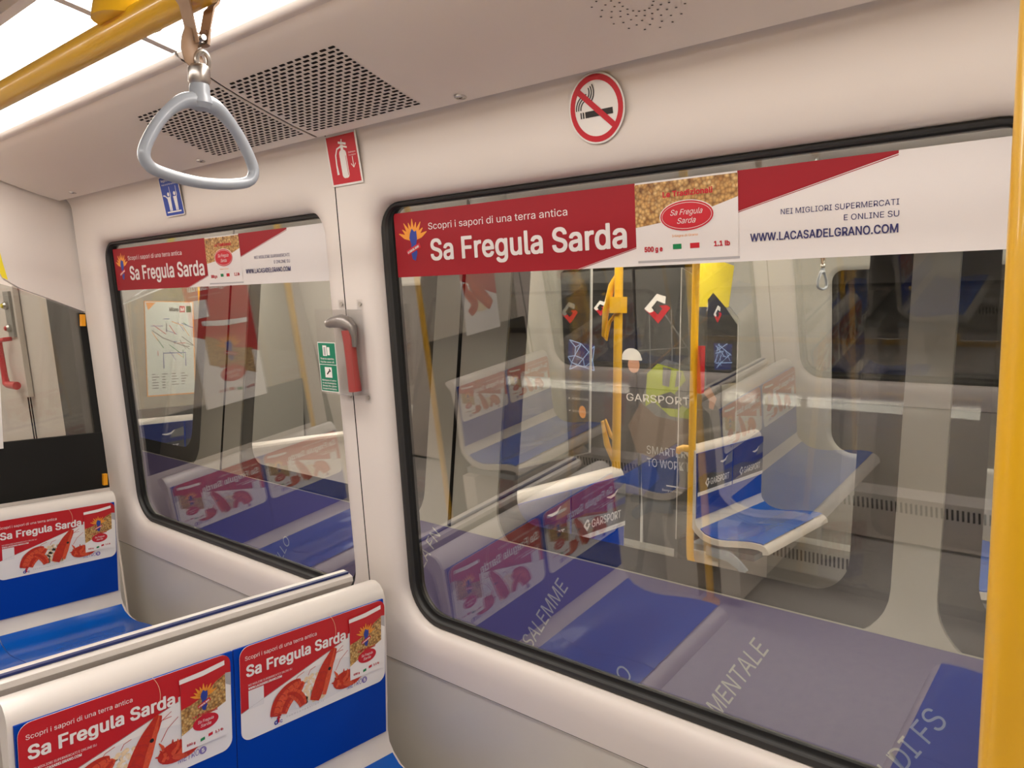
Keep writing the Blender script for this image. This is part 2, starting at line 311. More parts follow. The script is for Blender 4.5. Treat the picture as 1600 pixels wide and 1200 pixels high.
# lamps
lamp_lab = {(1, 0): 'long white ceiling light strip at the far end, before the first seam', (1, 1): 'long white ceiling light strip above the hanging strap handle', (1, 2): 'long white ceiling light strip nearest the yellow pole',
            (-1, 0): 'long white ceiling light strip over the far end of the opposite benches', (-1, 1): 'long white ceiling light strip over the middle of the opposite benches', (-1, 2): 'long white ceiling light strip over the near end of the opposite benches'}
for sgn in (1, -1):
    for i, (a, b) in enumerate(((-3.16, PX - .006), (PX + .006, -.026), (-.014, 1.61))):
        t = thing('ceiling_lamp', lamp_lab[(sgn, i)], 'ceiling light', ((a + b) / 2, sgn * .67, 2.15), 0, 'light strips along the ceiling'); h = (b - a) / 2
        pr = [(.1255, -.0185), (.115, -.0165), (.06, -.006), (0, .006), (-.06, .016), (-.112, .024)]
        mb = MB(); mb.sweep([(sgn * y, z) for y, z in pr + [(y, z + .006) for y, z in reversed(pr)]], lambda p, t: (t, p[0], p[1]), [-h, h], M['lamp']); mb.build('diffuser', t)
        mb = MB(); mb.sweep([(sgn * y, z + .007) for y, z in pr] + [(sgn * y, z + .012) for y, z in reversed(pr)], lambda p, t: (t, p[0], p[1]), [-h - .006, h + .006], M['lampseam']); mb.build('tray', t)
        mb = MB(); mb.sweep([(sgn * y, z - .0012) for y, z in pr] + [(sgn * y, z + .004) for y, z in reversed(pr)], lambda p, t: (t, p[0], p[1]), [-h - .016, -h + .006], M['lip']); mb.build('end_cap', t)
# floor, ends
mb = MB(); mb.box((-5.6, -1.42, -.05), (1.7, 1.42, 0), M['floor']); struct(mb.build('floor'))
mb = MB(); mb.box((1.62, -1.36, 0), (1.68, 1.36, 2.2), M['wall']); struct(mb.build('wall_back'))
# vestibule beyond the glass partition
def vest(place, nm):
    mb = MB()
    mb.add([place(-3.19, .02, .02), place(-5.55, .02, .02), place(-5.55, 2.05, .02), place(-3.19, 2.05, .02)], [(0, 1, 2, 3)], M['wall'])
    return struct(mb.build(nm))
vest(near, 'wall_right_vestibule'); vest(opp, 'wall_left_vestibule')
mb = MB(); mb.box((-5.6, -1.3, 0), (-5.56, 1.3, 2.2), M['wall']); struct(mb.build('wall_front'))
mb = MB(); mb.box((-5.56, -1.25, 2.12), (-3.19, 1.25, 2.14), M['ceil']); struct(mb.build('ceiling'))
for y, lab in ((.62, 'short ceiling light of the doorway beyond the left glass partition'), (-.62, 'short ceiling light of the doorway across the aisle')):
    t = thing('doorway_lamp', lab, 'ceiling light', (-4.4, y, 2.085)); mb = MB(); mb.box((-1.0, -.11, 0), (1.0, .11, .012), M['lamp']); mb.build('diffuser', t); mb = MB(); mb.box((-1.02, -.13, .004), (1.02, .13, .016), M['lip']); mb.build('tray', t)
# ------------------------------------------------------------------ ceiling fittings
def slot(mb, x, y, lx, wy, m, n=4):
    pts = []
    for sx in (1, -1):
        for i in range(n + 1): q = math.radians(-90 + 180 * i / n); pts.append((sx * (lx / 2 - wy / 2) + sx * wy / 2 * math.cos(q), sx * wy / 2 * math.sin(q)))
    mb.add([(x + a, y + b, ceil_z(y + b) - .0006) for a, b in pts], [tuple(range(len(pts)))], m)
for x0, x1, lab in ((-2.0, PX - .012, 'perforated air vent of dark slots behind the strap handle, left of the ceiling seam'), (PX + .012, -1.195, 'perforated air vent of dark slots right of the ceiling seam')):
    mb = MB(); nr = 23; px = .0262
    for r in range(nr):
        y = .899 + (1.105 - .899) * r / (nr - 1); x = x1 - .010 - (px / 2 if r % 2 else 0)
        if r % 2: slot(mb, x1 - .0045, y, .009, .0052, M['seam'])
        while x > x0 + .008: slot(mb, x, y, .019, .0052, M['seam']); x -= px
    tag(mb.build('air_vent', None, 0), lab, 'air vent', 'air vents in the ceiling')
for cx, cy, lab in ((-.628, 1.0, 'round loudspeaker grille of radiating holes in the ceiling above the no smoking sign'), (-2.6, .997, 'round loudspeaker grille of fine holes in the ceiling at the far left')):
    mb = MB(); rd = .0019 if cx > -1 else .0013
    for ri in range(1, 6):
        for k in range(18):
            a = 2 * math.pi * (k + .5 * (ri % 2)) / 18; x = cx + (.014 + .011 * ri) * math.cos(a); y = cy + (.014 + .011 * ri) * math.sin(a)
            mb.add([(x + rd * math.cos(q), y + rd * math.sin(q), ceil_z(y) - .0012) for q in [k2 * math.pi / 4 for k2 in range(8)]], [tuple(range(8))], M['seam' if cx > -1 else 'ceil'])
    tag(mb.build('loudspeaker_grille', None, 0), lab, 'loudspeaker')
for cx, cy, lab in ((-2.084, 1.112, 'small round panel lock in the ceiling beneath the strap handle'), (-1.094, 1.118, 'small round panel lock in the ceiling right of the air vents'), (-2.96, 1.107, 'small round panel lock in the far left corner of the ceiling')):
    t = thing('panel_lock', lab, 'lock', (cx, cy, ceil_z(cy)), 0, 'locks of the ceiling panels')
    mb = MB(); mb.lathe([(.0125, .002), (.0125, -.0015), (.011, -.0030), (.0088, -.0030), (.0085, -.0008)], (0, 0, 0), M['steel']); mb.build('rim', t)
    mb = MB(); mb.lathe([(.0082, .001), (.0082, -.0004)], (0, 0, 0), M['seam']); mb.lathe([(.0048, 0), (.0048, -.0018), (.0042, -.0022)], (0, 0, 0), M['steel']); mb.box((-.0038, -.0010, -.0029), (.0038, .0010, -.0019), M['seam']); mb.build('key_slot', t)
# ------------------------------------------------------------------ handrails and hanging straps
RY, RZ = .402, 1.917
def handrail(y, x0, x1, z, stubs, lab, ztop=2.19):
    t = thing('handrail', lab, 'handrail', ((x0 + x1) / 2, y, z), 0); h = (x1 - x0) / 2
    mb = MB(); mb.tube([(-h, 0, 0), (h, 0, 0)], .0165, M['yel'], 20); mb.build('rail', t)
    for sx in stubs:
        mb = MB(); mb.lathe([(.036, .005), (.034, .018), (.029, .04), (.027, .08), (.027, ztop - z - .01), (.045, ztop - z - .008), (.045, ztop - z)], (sx - (x0 + x1) / 2, 0, 0), M['yel'], 24); mb.build('bracket', t)
    return t
handrail(RY, -3.1, 1.2, RZ, [-.905, -2.5, .7], 'yellow overhead handrail carrying the hanging strap handle')
handrail(-RY, -3.1, 1.2, RZ, [-.905, -2.5, .7], 'yellow overhead handrail over the opposite benches')
def make_strap(lab, loc):
    t = thing('strap_handle', lab, 'strap handle', loc, 0, 'hanging strap handles')     # origin at the rail's axis
    mb = MB(); R = .0185                                                                 # leather loop round the rail, flat strip across x
    pts = [(.004, -.052)] + [(R * math.sin(math.radians(a)), -R * math.cos(math.radians(a))) for a in range(40, 321, 20)] + [(-.004, -.052)]
    n = len(pts); vs = []
    for (y, z) in pts: vs += [(-.010, y, z), (.010, y, z), (-.010, y * 1.13, z * 1.13 if z > -.03 else z), (.010, y * 1.13, z * 1.13 if z > -.03 else z)]
    fs = []
    for i in range(n - 1): a = 4 * i; fs += [(a, a + 1, a + 5, a + 4), (a + 2, a + 6, a + 7, a + 3), (a, a + 4, a + 6, a + 2), (a + 1, a + 3, a + 7, a + 5)]
    mb.add(vs, fs, M['leather']); mb.tube([(0, -.005, -.040), (0, -.0085, -.050), (0, -.0095, -.058), (0, -.007, -.066), (0, -.001, -.071), (0, .004, -.070)], .0036, M['leather'], 10, flat=2.4); mb.tube([(.002, .004, -.040), (.002, .009, -.036), (.002, .0075, -.045), (.002, .0065, -.052)], .0028, M['leather'], 10, flat=2.6); mb.build('leather_loop', t)
    mb = MB(); mb.tube([(.004, .002 + .0065 * math.cos(a), -.067 + .0085 * math.sin(a)) for a in [k * math.pi / 8 for k in range(16)]], .0026, M['steel'], 8, True)
    mb.box((-.004, -.0065, -.050), (.004, .0065, -.043), M['steel']); mb.tube([(-.0115, 0, -.047), (.0115, 0, -.047)], .0028, M['steel'], 10); mb.build('buckle_ring', t)
    mb = MB(); mb.lathe([(.006, -.070), (.0092, -.072), (.0105, -.075), (.0105, -.087), (.0096, -.0885), (.0086, -.0895)], (0, 0, 0), M['steel']); mb.build('collar', t)
    mb = MB()                                                                            # rounded triangular grip in the y-z plane
    half = [(0, -.106), (-.0125, -.1065), (-.022, -.1115), (-.033, -.1215), (-.043, -.134), (-.051, -.148), (-.056, -.159), (-.0575, -.166), (-.0555, -.1725), (-.050, -.1775), (-.040, -.1805), (-.022, -.1835), (0, -.185)]
    loop = half + [(-y, z) for y, z in half[-2:0:-1]]
    for _ in range(2): loop = [(a[0] * f + b[0] * (1 - f), a[1] * f + b[1] * (1 - f)) for a, b in zip(loop, loop[1:] + loop[:1]) for f in (.75, .25)]
    mb.tube([(0, y, z) for y, z in loop], [.0056 + (.0034 * max(0, 1 - abs(y) / .034) if z > -.14 else 0) for y, z in loop], M['hgrey'], 14, True, 1.15)
    mb.lathe([(.0088, -.0895), (.0098, -.093), (.0098, -.098), (.0115, -.103), (.0125, -.108), (.009, -.113), (.003, -.115)], (0, 0, 0), M['hgrey']); mb.build('grip', t)
    return t
make_strap('grey triangular strap handle hanging by leather in front of the air vents', (-.752, RY, RZ))
make_strap('grey triangular strap handle hanging over the opposite benches', (-1.25, -RY, RZ))
def pole(x, y, lab, z0=0, z1=2.19, grp=None):
    t = thing('grab_pole', lab, 'grab pole', (x, y, z0)); mb = MB(); mb.tube([(0, 0, 0), (0, 0, z1 - z0)], .0172, M['yel'], 28); mb.build('tube', t)
    mb = MB(); mb.lathe([(.04, 0), (.04, .01), (.03, .02), (.018, .024)], (0, 0, 0), M['yel'], 24); mb.build('base_flange', t)
    return t
pole(-.0447, .40, 'bright yellow vertical grab pole close up at the right edge')
pole(-1.56, -.40, 'yellow vertical grab pole at the aisle end of the opposite benches')
# ------------------------------------------------------------------ seat adverts (printed panels)
SHEETS = {}
def smooth(pts, n=22):
    """points along a smooth curve through pts"""
    P = [pts[0]] + list(pts) + [pts[-1]]; out = []
    for k in range(n + 1):
        t = k / n * (len(pts) - 1); i = min(int(t), len(pts) - 2); f = t - i; a, b, c, d = P[i], P[i + 1], P[i + 2], P[i + 3]
        out.append(tuple(.5 * (2 * b[j] + (c[j] - a[j]) * f + (2 * a[j] - 5 * b[j] + 4 * c[j] - d[j]) * f * f + (3 * b[j] - a[j] - 3 * c[j] + d[j]) * f ** 3) for j in (0, 1)))
    return out
def prawn(s, pts, w0, m1, m2, l):
    """a shelled body: tapered ribbon, thin rings across it and a paler back"""
    p = smooth(pts); n = len(p); W = [max(w0 * math.sin(math.pi * (.22 + .74 * i / n)) ** .7, .0015) for i in range(n)]
    s.line(p, W, m1, l); s.line(p[1:-1], [q * .42 for q in W[1:-1]], m2, l + .4)
    for i in range(2, n - 2, 3):
        dx, dy = p[i + 1][0] - p[i - 1][0], p[i + 1][1] - p[i - 1][1]; d = math.hypot(dx, dy) or 1; h = W[i] * .47; bx, by = dx / d * h * .35, dy / d * h * .35
        s.line([(p[i][0] - dy / d * h - bx, p[i][1] + dx / d * h - by), p[i], (p[i][0] + dy / d * h - bx, p[i][1] - dx / d * h - by)], w0 * .045, M['hamred'], l + .7)
def logo(s, u, v, h, l):
    """wheat rays, blue island and a red ribbon"""
    for k in range(9):
        a = math.radians(90 + (k - 4) * 17); r0, r1 = h * .10, h * (.55 if k % 2 == 0 else .48); cx, cy = u, v + h * .05
        s.line([(cx + r0 * math.cos(a), cy + r0 * math.sin(a)), (cx + (r0 + r1) / 2 * math.cos(a), cy + (r0 + r1) / 2 * math.sin(a)), (cx + r1 * math.cos(a), cy + r1 * math.sin(a))], [h * .05, h * .11, h * .02], M['orange'], l)
    s.poly([(u - h * .02, v + h * .36), (u + h * .06, v + h * .28), (u + h * .14, v + h * .30), (u + h * .15, v + h * .10), (u + h * .10, v - h * .05), (u + h * .13, v - h * .25), (u + h * .05, v - h * .44), (u - h * .06, v - h * .40), (u - h * .10, v - h * .22), (u - h * .07, v - h * .02), (u - h * .13, v + h * .12), (u - h * .10, v + h * .24)], M['sard'], l + 1)
    s.line([(u - h * .24, v - h * .24), (u + h * .25, v - h * .06)], h * .13, M['signred'], l + 2)
    s.text('LA CASA DEL GRANO', u, v - h * .185, h * .055, M['white'], l + 3, width=h * .44, bold=.02, align='c', rot=math.radians(20))
def bag(s, u0, v0, u1, v1, l, top_red=True):
    w_, h_ = u1 - u0, v1 - v0; P = lambda a, b: (u0 + a * w_, v0 + b * h_)
    s.poly([P(0, 0), P(1, 0), P(1, 1), P(0, 1)], M['white'], l)
    if top_red:
        s.poly([P(0, .45), P(1, .65), P(1, 1), P(0, 1)], M['red'], l + 1); s.poly([P(.0, .23), P(.5, .36), P(1, .47), P(1, .86), P(.78, .80), P(.5, .66), P(.2, .60), P(0, .58)], M['pasta'], l + 1.5)
        s.poly([P(-.02, .93), P(.5, .94), P(.99, .985), P(.99, 1.05), P(.5, 1.01), P(-.02, .99)], M['white'], l + 2); logo(s, u0 + .5 * w_, v0 + .62 * h_, h_ * .36, l + 3)
        s.text('Le Tradizionali', u0 + .52 * w_, v0 + .405 * h_, h_ * .035, M['signred'], l + 3, width=w_ * .55, align='c', bold=.02)
        s.ell(u0 + .53 * w_, v0 + .30 * h_, .29 * w_, .105 * h_, M['signred'], l + 3); s.text('Sa Fregula', u0 + .53 * w_, v0 + .305 * h_, h_ * .04, M['white'], l + 4, width=w_ * .36, align='c', shear=.3)
        s.text('Sarda', u0 + .53 * w_, v0 + .245 * h_, h_ * .04, M['white'], l + 4, width=w_ * .24, align='c', shear=.3)
        s.text('500 g', P(.10, .06)[0], P(.10, .06)[1], h_ * .03, M['signred'], l + 2, bold=.03); s.text('1.1 lb', P(.74, .09)[0], P(.74, .09)[1], h_ * .03, M['signred'], l + 2, bold=.03)
        s.poly([P(.40, .05), P(.5, .06), P(.5, .10), P(.40, .09)], M['green'], l + 2); s.poly([P(.58, .075), P(.68, .085), P(.68, .125), P(.58, .115)], M['signred'], l + 2)
def seat_ad():
    """returns [(part name, mesh)]; frame: x = out of the backrest, u along y (0 .. .40), v up (0 .. .206)"""
    if 'ad' in SHEETS: return SHEETS['ad']
    O, U, V = (0, 0, 0), (0, 1, 0), (0, 0, 1); W, H = .388, .204
    def cl(u, v): return u, v
    s = Sheet(O, U, V); s.slab(rr(0, W, 0, H, .022, .022, 6), M['white'], .001)
    # red field down to the slanting edge
    rt = rr(0, W, 0, H, .022, .022, 6); top = [p for p in rt if p[1] > H - .0225]
    s.poly([(0.0, .064), (.277, .142), (.277, .15), (W, .163)] + top, M['red'], 1)
    s.line([(0, .0635), (.277, .1415)], .0008, M['brown'], 2)
    s.poly([(W - .0, .163), (W, .135), (W - .012, .142), (W - .012, .165)], M['bowl'], 2)
    s.rect(.018, .066, .054, .107, M['plate'], 2); base = s.mesh('advert_panel')
    t = Sheet(O, U, V)
    t.text('Scopri i sapori di una terra antica', .012, .1745, .0085, M['white'], 3, width=.178); t.text('Sa Fregula Sarda', .015, .1385, .0235, M['white'], 3, width=.254, bold=.022)
    hd = t; t = Sheet(O, U, V)
    t.text('NEI MIGLIORI SUPERMERCATI E ONLINE SU', .018, .117, .0042, M['white'], 3, width=.106); t.text('WWW.LACASADELGRANO.COM', .018, .1095, .0046, M['white'], 3, width=.080, bold=.02)
    sp = t; t = Sheet(O, U, V)
    t.text('METRO', .272, .0165, .0125, M['lilac'], 3, width=.044, shear=.15); t.ell(.3235, .0225, .0078, .0078, M['lilac'], 3); t.text('5', .3235, .019, .0075, M['white'], 4, align='c', bold=.03)
    ml = t; t = Sheet(O, U, V)
    t.text('f o o d c o n p a s t i o n . i t', .108, .0135, .0042, M['bowl'], 3, width=.098)
    t.text('d', .078, .0085, .011, M['sard'], 3, bold=.03); t.text('f', .085, .011, .014, M['signred'], 3, bold=.04); t.text('c', .092, .0085, .008, M['lilac'], 3, bold=.03)
    p = Sheet(O, U, V)
    p.ell(.200, .060, .126, .044, M['plate'], 2, 40); p.poly([(.07, .024)] + [(.203 + .13 * math.cos(q), .055 + .046 * math.sin(q)) for q in [math.pi - k * math.pi / 20 for k in range(5)]] + [(.10, .070), (.085, .05)], M['bowl'], 3)
    rnd = random.Random(3)
    for k in range(120): a, b = rnd.uniform(.135, .215), rnd.uniform(.026, .086); p.ell(a, b, .0052, .0048, M['cream'] if k % 3 else M['white'], 4 + (k % 2) * .5, 8)
    arc = lambda cx, cy, r, a0, a1, n=11, e=1.0: [(cx + r * math.cos(math.radians(a0 + (a1 - a0) * i / (n - 1))), cy + e * r * math.sin(math.radians(a0 + (a1 - a0) * i / (n - 1)))) for i in range(n)]
    prawn(p, [(.080, .027), (.086, .044), (.097, .060), (.112, .072), (.130, .080), (.146, .083)], .036, M['prawn'], M['prawn2'], 6); prawn(p, [(.098, .026), (.106, .044), (.120, .058), (.138, .066), (.152, .080)], .026, M['prawn2'], M['prawn'], 7); prawn(p, [(.150, .026), (.146, .040), (.136, .054), (.122, .064), (.108, .066)], .024, M['prawn2'], M['prawn'], 8)
    prawn(p, [(.180, .026), (.190, .048), (.203, .072), (.216, .094), (.228, .112), (.238, .130)], .034, M['prawn'], M['prawn'], 8); p.line([(.206, .030), (.216, .06), (.228, .094), (.238, .13)], [.01, .014, .010, .002], M['prawn2'], 9); p.ell(.222, .086, .0042, .0042, M['ink'], 10, 10)
    p.ell(.268, .044, .036, .021, M['prawn'], 6.5); p.ell(.285, .038, .026, .014, M['prawn2'], 6.6)
    for k in range(40):
        a = rnd.uniform(.236, .306); b = rnd.uniform(.028, .060); q = rnd.uniform(.2, 2.9); d = rnd.uniform(.010, .024); p.line([(a, b), (a + d * .5 * math.cos(q) + .002, b + d * .5 * math.sin(q)), (a + d * math.cos(q), b + d * math.sin(q))], [.007, .006, .0015], (M['prawn'], M['prawn2'])[k % 3 == 0], 7 + k * .1)
    for (a, b, c, d) in ((.232, .10, .262, .128), (.240, .075, .275, .112), (.225, .11, .262, .118), (.165, .09, .185, .104), (.128, .085, .155, .102)): p.line([(a, b), ((a + c) / 2 - .004, (b + d) / 2 + .003), (c, d)], .0012, M['prawn'], 6)
    p.line(arc(.180, .168, .062, 50, -25, 12), .0008, M['cream'], 4); p.line([(.298, .036), (.316, .040)], .009, M['prawn'], 6)
    b = Sheet(O, U, V); bag(b, .280, .036, .374, .186, 11)
    SHEETS['ad'] = [('advert_panel', base), ('headline', hd.mesh('headline')), ('small_print', sp.mesh('small_print')), ('metro_logo', ml.mesh('metro_logo')), ('footer_lettering', t.mesh('footer_lettering')), ('prawn_picture', p.mesh('prawn_picture')), ('pasta_bag_picture', b.mesh('pasta_bag_picture'))]
    return SHEETS['ad']
def gars_ad():
    if 'gars' in SHEETS: return SHEETS['gars']
    O, U, V = (0, 0, 0), (0, 1, 0), (0, 0, 1); W, H = .397, .222
    s = Sheet(O, U, V); s.slab(rr(0, W, 0, H, .004, .004, 2), M['netdark'], .001); s.poly([(0, .02), (W, .02), (W, .10), (.25, .09), (.1, .11), (0, .10)], M['dgrey'], 1); s.poly([(.30, .12), (W, .13), (W, .19), (.33, .17)], M['mgrey'], 1); s.rect(0, 0, W, .02, M['white'], 1); s.line([(0, .118), (W, .122)], .001, M['mgrey'], 2)
    t = Sheet(O, U, V); t.text('GARSPORT', .14, .042, .034, M['white'], 3, width=.22, bold=.01); cmark(t, .105, .058, .05, 3, M['white'], M['white'])
    t.line([(.25, .150), (.28, .146), (.31, .152), (.335, .172)], [.004, .012, .012, .003], M['white'], 3); t.text('www.garsport.it', .30, .006, .007, M['lilac'], 3)
    SHEETS['gars'] = [('advert_panel', s.mesh('advert_panel')), ('lettering', t.mesh('lettering'))]; return SHEETS['gars']
def cmark(s, u, v, h, l, m1, m2):
    """angular open-diamond emblem: pale upper bracket, red lower bracket"""
    P = lambda a, b: (u + a * h, v + b * h)
    s.poly([P(-.5, .0), P(.0, .5), P(.34, .40), P(.30, .16), P(.0, .27), P(-.22, .04), P(-.14, -.06), P(-.26, -.2)], m1, l)
    s.poly([P(-.5, -.02), P(-.26, -.22), P(.02, -.5), P(.5, .02), P(.36, .12), P(.08, .10), P(.20, .0), P(.02, -.2), P(-.12, -.08), P(-.30, -.14)], m2, l + 1)
# ------------------------------------------------------------------ benches
BP = [(-.058, .944), (-.040, .946), (-.024, .940), (-.012, .927), (-.006, .912), (-.002, .80), (0, .70), (0, .574), (.006, .545), (.022, .524), (.050, .502), (.090, .490), (.130, .487), (.170, .490), (.215, .497), (.260, .503), (.305, .507), (.345, .506), (.372, .498), (.388, .482), (.392, .462)]
def offs(pts, d):
    out = []
    for i in range(len(pts)):
        a = pts[max(i - 1, 0)]; b = pts[min(i + 1, len(pts) - 1)]; tx, tz = b[0] - a[0], b[1] - a[1]; L = math.hypot(tx, tz) or 1; out.append((pts[i][0] - tz / L * d, pts[i][1] + tx / L * d))
    return out
BW = .82
BM = {}
def bench_meshes():
    if BM: return BM
    h = BW / 2; back = offs(BP, -.030); back[0] = (-.078, .936); back[1] = (-.080, .925); back[2] = (-.072, .912); back[3] = (-.058, .9); back[4] = (-.045, .885)
    mb = MB(); mb.sweep(BP + back[::-1], lambda p, t: (p[0], t, p[1]), [-h, h], M['shell']); BM['shell'] = mb.mesh('shell', 40)
    for k, (a, b) in enumerate(((-h + .009, -.0012), (.0012, h - .009))):
        up = [(-.006, .910), (-.003, .86), (-.002, .80), (0, .70), (0, .574)]; f = offs(up, .0035); f = [(p[0] + .0, p[1]) for p in f]
        mb = MB(); mb.sweep(f + [(x - .006, z) for x, z in f[::-1]], lambda p, t: (p[0] + .001, t, p[1]), [a, b], M['blue_shaded']); BM[('bp', k)] = mb.mesh('backrest_pad', 40)
        st = [(.0245, .5225)] + BP[10:18] + [(.362, .5025)]; f = offs(st, .0055); mb = MB(); n = len(f); ny = 15; vs = []
        for j in range(ny):
            y = a + (b - a) * j / (ny - 1); q = math.sin(math.pi * j / (ny - 1)) ** .6
            for i, (x, z) in enumerate(f): vs.append((x, y, z + .001 - .0025 * q * math.sin(math.pi * i / (n - 1)) ** 2 + .0048 * q * math.exp(-((i - 7.2) / .9) ** 2)))
        fs = [(j * n + i, j * n + i + 1, (j + 1) * n + i + 1, (j + 1) * n + i) for j in range(ny - 1) for i in range(n - 1)]; mb.add(vs, fs, M['blue'])
        edge = [j * n for j in range(ny)]; vs2 = []
        for loop in ([i for i in range(n)], [(ny - 1) * n + i for i in range(n)]): 
            o = len(mb.v); mb.add([vs[i] for i in loop] + [(vs[i][0], vs[i][1], vs[i][2] - .006) for i in loop], [(q, q + 1, n + q + 1, n + q) for q in range(n - 1)], M['blue'])
        BM[('sp', k)] = mb.mesh('seat_pad', 50)
    mb = MB(); mb.box((-.05, -h + .05, .40), (.30, h - .05, .43), M['hgrey']); mb.box((-.04, -h + .03, .0), (.12, -h + .10, .40), M['shell']); mb.box((-.04, -h + .10, .05), (.05, h, .40), M['shell'])
    mb.tube([(.06, -h + .02, .42), (.18, -h + .02, .41), (.23, -h + .02, .38), (.27, -h + .02, .345)], [.03, .03, .025, .022], M['hgrey'], 10, flat=.4); BM['bracket'] = mb.mesh('bracket', 30)
    mb = MB(); mb.box((-.067, -h + .004, .9415), (-.056, h - .010, .9465), M['navy']); BM['line'] = mb.mesh('blue_line', 0)
    return BM
def bench(xface, yc, face, lab, ads='ad', group='seat benches in our carriage', line=False):
    """two-seat bench; face = +1 looks along +x"""
    t = thing('seat_bench', lab, 'bench', (xface, yc, 0), 0 if face > 0 else math.pi, group); B = bench_meshes()
    link('shell', B['shell'], t); link('bracket', B['bracket'], t)
    if line: link('blue_line', B['line'], t)
    for k in (0, 1): link('backrest_pad', B[('bp', k)], t); link('seat_pad', B[('sp', k)], t)
    if ads:
        for y0, side in ((-.3985, 'further from the window'), (.0105, 'next to the window')):
            ad = seat_ad() if ads == 'ad' else gars_ad(); pn = None
            for i, (nm, me) in enumerate(ad):
                o = link(nm, me, pn or t)
                if i == 0: pn = o; o.location = (.0058, y0, .709 if ads == 'ad' else .688)
    return t
bench(-1.462, .818, 1, 'blue and cream seat bench in front with two red pasta adverts', line=False)
bench(-1.672, .818, -1, 'cream seat bench with a navy line on top, back to back behind the front bench', line=True)
bench(-3.0, .818, 1, 'blue and cream seat bench at the far left against the glass partition')
bench(-.09, .818, -1, 'blue seat bench behind the yellow pole, facing the front bench')
bench(-1.462, -.805, 1, 'blue seat bench across the aisle, mirrored high in the right window')
bench(-1.672, -.805, -1, 'blue and cream seat bench across the aisle, back to back with its neighbour', line=True)
bench(-3.0, -.805, 1, 'blue and cream seat bench across the aisle at the far partition')
bench(-.09, -.805, -1, 'blue and cream seat bench across the aisle by the near end')
# ------------------------------------------------------------------ advert banners on the window glass
def banner(x0, cut, lab):
    k = 1.045; s0 = (near(0, 1.7, .0495)); U = Vector((1, 0, 0)); V = Vector((0, -SL, 1))
    fu = lambda x: (x + 1.374) * k * 1.0; z0 = 1.6 + (1.690 - 1.6) * k; fv = lambda z: (z - 1.690) * k
    ox = x0; zt = 1.832
    t = thing('advert_banner', lab, 'advert banner', near(ox, z0, .0495), 0, 'advert banners along the tops of the windows')
    xe = -.19 if not cut else -.142; mk = lambda: Sheet((0, 0, 0), U, V)
    s = mk(); W = fu(xe + (.02 if not cut else 0)); H = fv(zt)
    s.slab([(0, 0), (W, 0), (W, H), (0, H)], M['bwhite'], .0004)
    d = lambda x, z: (fu(x), fv(z))
    s.poly([(0, 0), d(-.871, 1.690), d(-.742, 1.723), d(-.742, 1.832), (0, H)], M['red2'], 1); s.poly([d(-.554, 1.769), d(-.318, 1.828), d(-.318, 1.832), d(-.554, 1.832)], M['red2'], 1)
    s.line([d(-.871, 1.6885), d(-.742, 1.7215)], .0012, M['red2'], 1); s.line([d(-.554, 1.7675), d(-.318, 1.826)], .0012, M['red2'], 1); s.build('film', t)
    a = mk(); q = d(-1.264, 1.790); a.text('Scopri i sapori di una terra antica', *q, .0145, M['bwhite'], 2, width=fu(-.889) - fu(-1.264))
    q = d(-1.260, 1.7245); a.text('Sa Fregula Sarda', *q, .0455, M['bwhite'], 2, width=fu(-.763) - fu(-1.260), bold=.018)
    q = d(-.316, 1.7585); a.text('NEI MIGLIORI SUPERMERCATI', *q, .0085, M['navyp'], 2, width=.176, align='r'); q = d(-.316, 1.7425); a.text('E ONLINE SU', *q, .0085, M['navyp'], 2, width=.078, align='r')
    q = d(-.317, 1.7205); a.text('WWW.LACASADELGRANO.COM', *q, .0125, M['navyp'], 2, width=.226, align='r', bold=.012); a.build('lettering', t)
    g = mk(); q = d(-1.315, 1.764); logo(g, *q, .092, 2); g.build('wheat_emblem', t)
    b = mk(); u0, v0 = d(-.742, 1.699); u1, v1 = d(-.553, 1.829); b.rect(u0 + .003, v0 - .004, u1 + .002, v0, M['bowl'], 2); b.rect(u0, v0, u1, v1, M['bwhite'], 3)
    P = lambda a_, c_: (u0 + a_ * (u1 - u0), v0 + c_ * (v1 - v0))
    b.poly([P(0, .44), P(.5, .52), P(1, .72), P(1, 1), P(0, 1)], M['pasta2'], 4); b.text('Le Tradizionali', P(.53, .80)[0], P(.53, .80)[1], .009, M['signred'], 5, width=.094, align='c', bold=.03)
    b.ell(*P(.52, .545), .053, .027, M['bwhite'], 5, 32); b.ell(*P(.52, .545), .051, .0255, M['signred'], 6, 32); b.ring(*P(.52, .545), .048, .0225, .0008, M['bwhite'], 7)
    b.text('Sa Fregula', P(.52, .56)[0], P(.52, .56)[1], .0095, M['bwhite'], 7, width=.062, align='c', shear=.35); b.text('Sarda', P(.52, .45)[0], P(.52, .45)[1], .0095, M['bwhite'], 7, width=.036, align='c', shear=.35)
    b.text('Integra di Grano', P(.5, .285)[0], P(.5, .285)[1], .004, M['orange'], 5, width=.05, align='c'); b.text('500 g \u20ac'.replace('\u20ac', 'e'), P(.09, .115)[0], P(.09, .115)[1], .0085, M['signred'], 5, width=.036, bold=.03); b.text('1.1 lb', P(.78, .14)[0], P(.78, .14)[1], .008, M['signred'], 5, width=.028, bold=.03)
    b.rect(*P(.38, .13), *P(.465, .195), M['green'], 5); b.rect(*P(.55, .13), *P(.64, .195), M['signred'], 5); b.build('pasta_bag_picture', t)
    return t
banner(-1.374 * 1.045, False, 'red and white pasta advert banner across the top of the large right window')
banner(-2.852 * 1.045, True, 'red and white pasta advert banner across the top of the left window')
# ------------------------------------------------------------------ wall signs
def wall_sheet(x, z, d=-.0015): return Sheet(near(x, z, d), (1, 0, 0), (0, -SL, 1))
def upper(x, z): # tilt of the cove just under the ceiling
    return near(x, z, -.0045), Vector((0, -.20, 1))
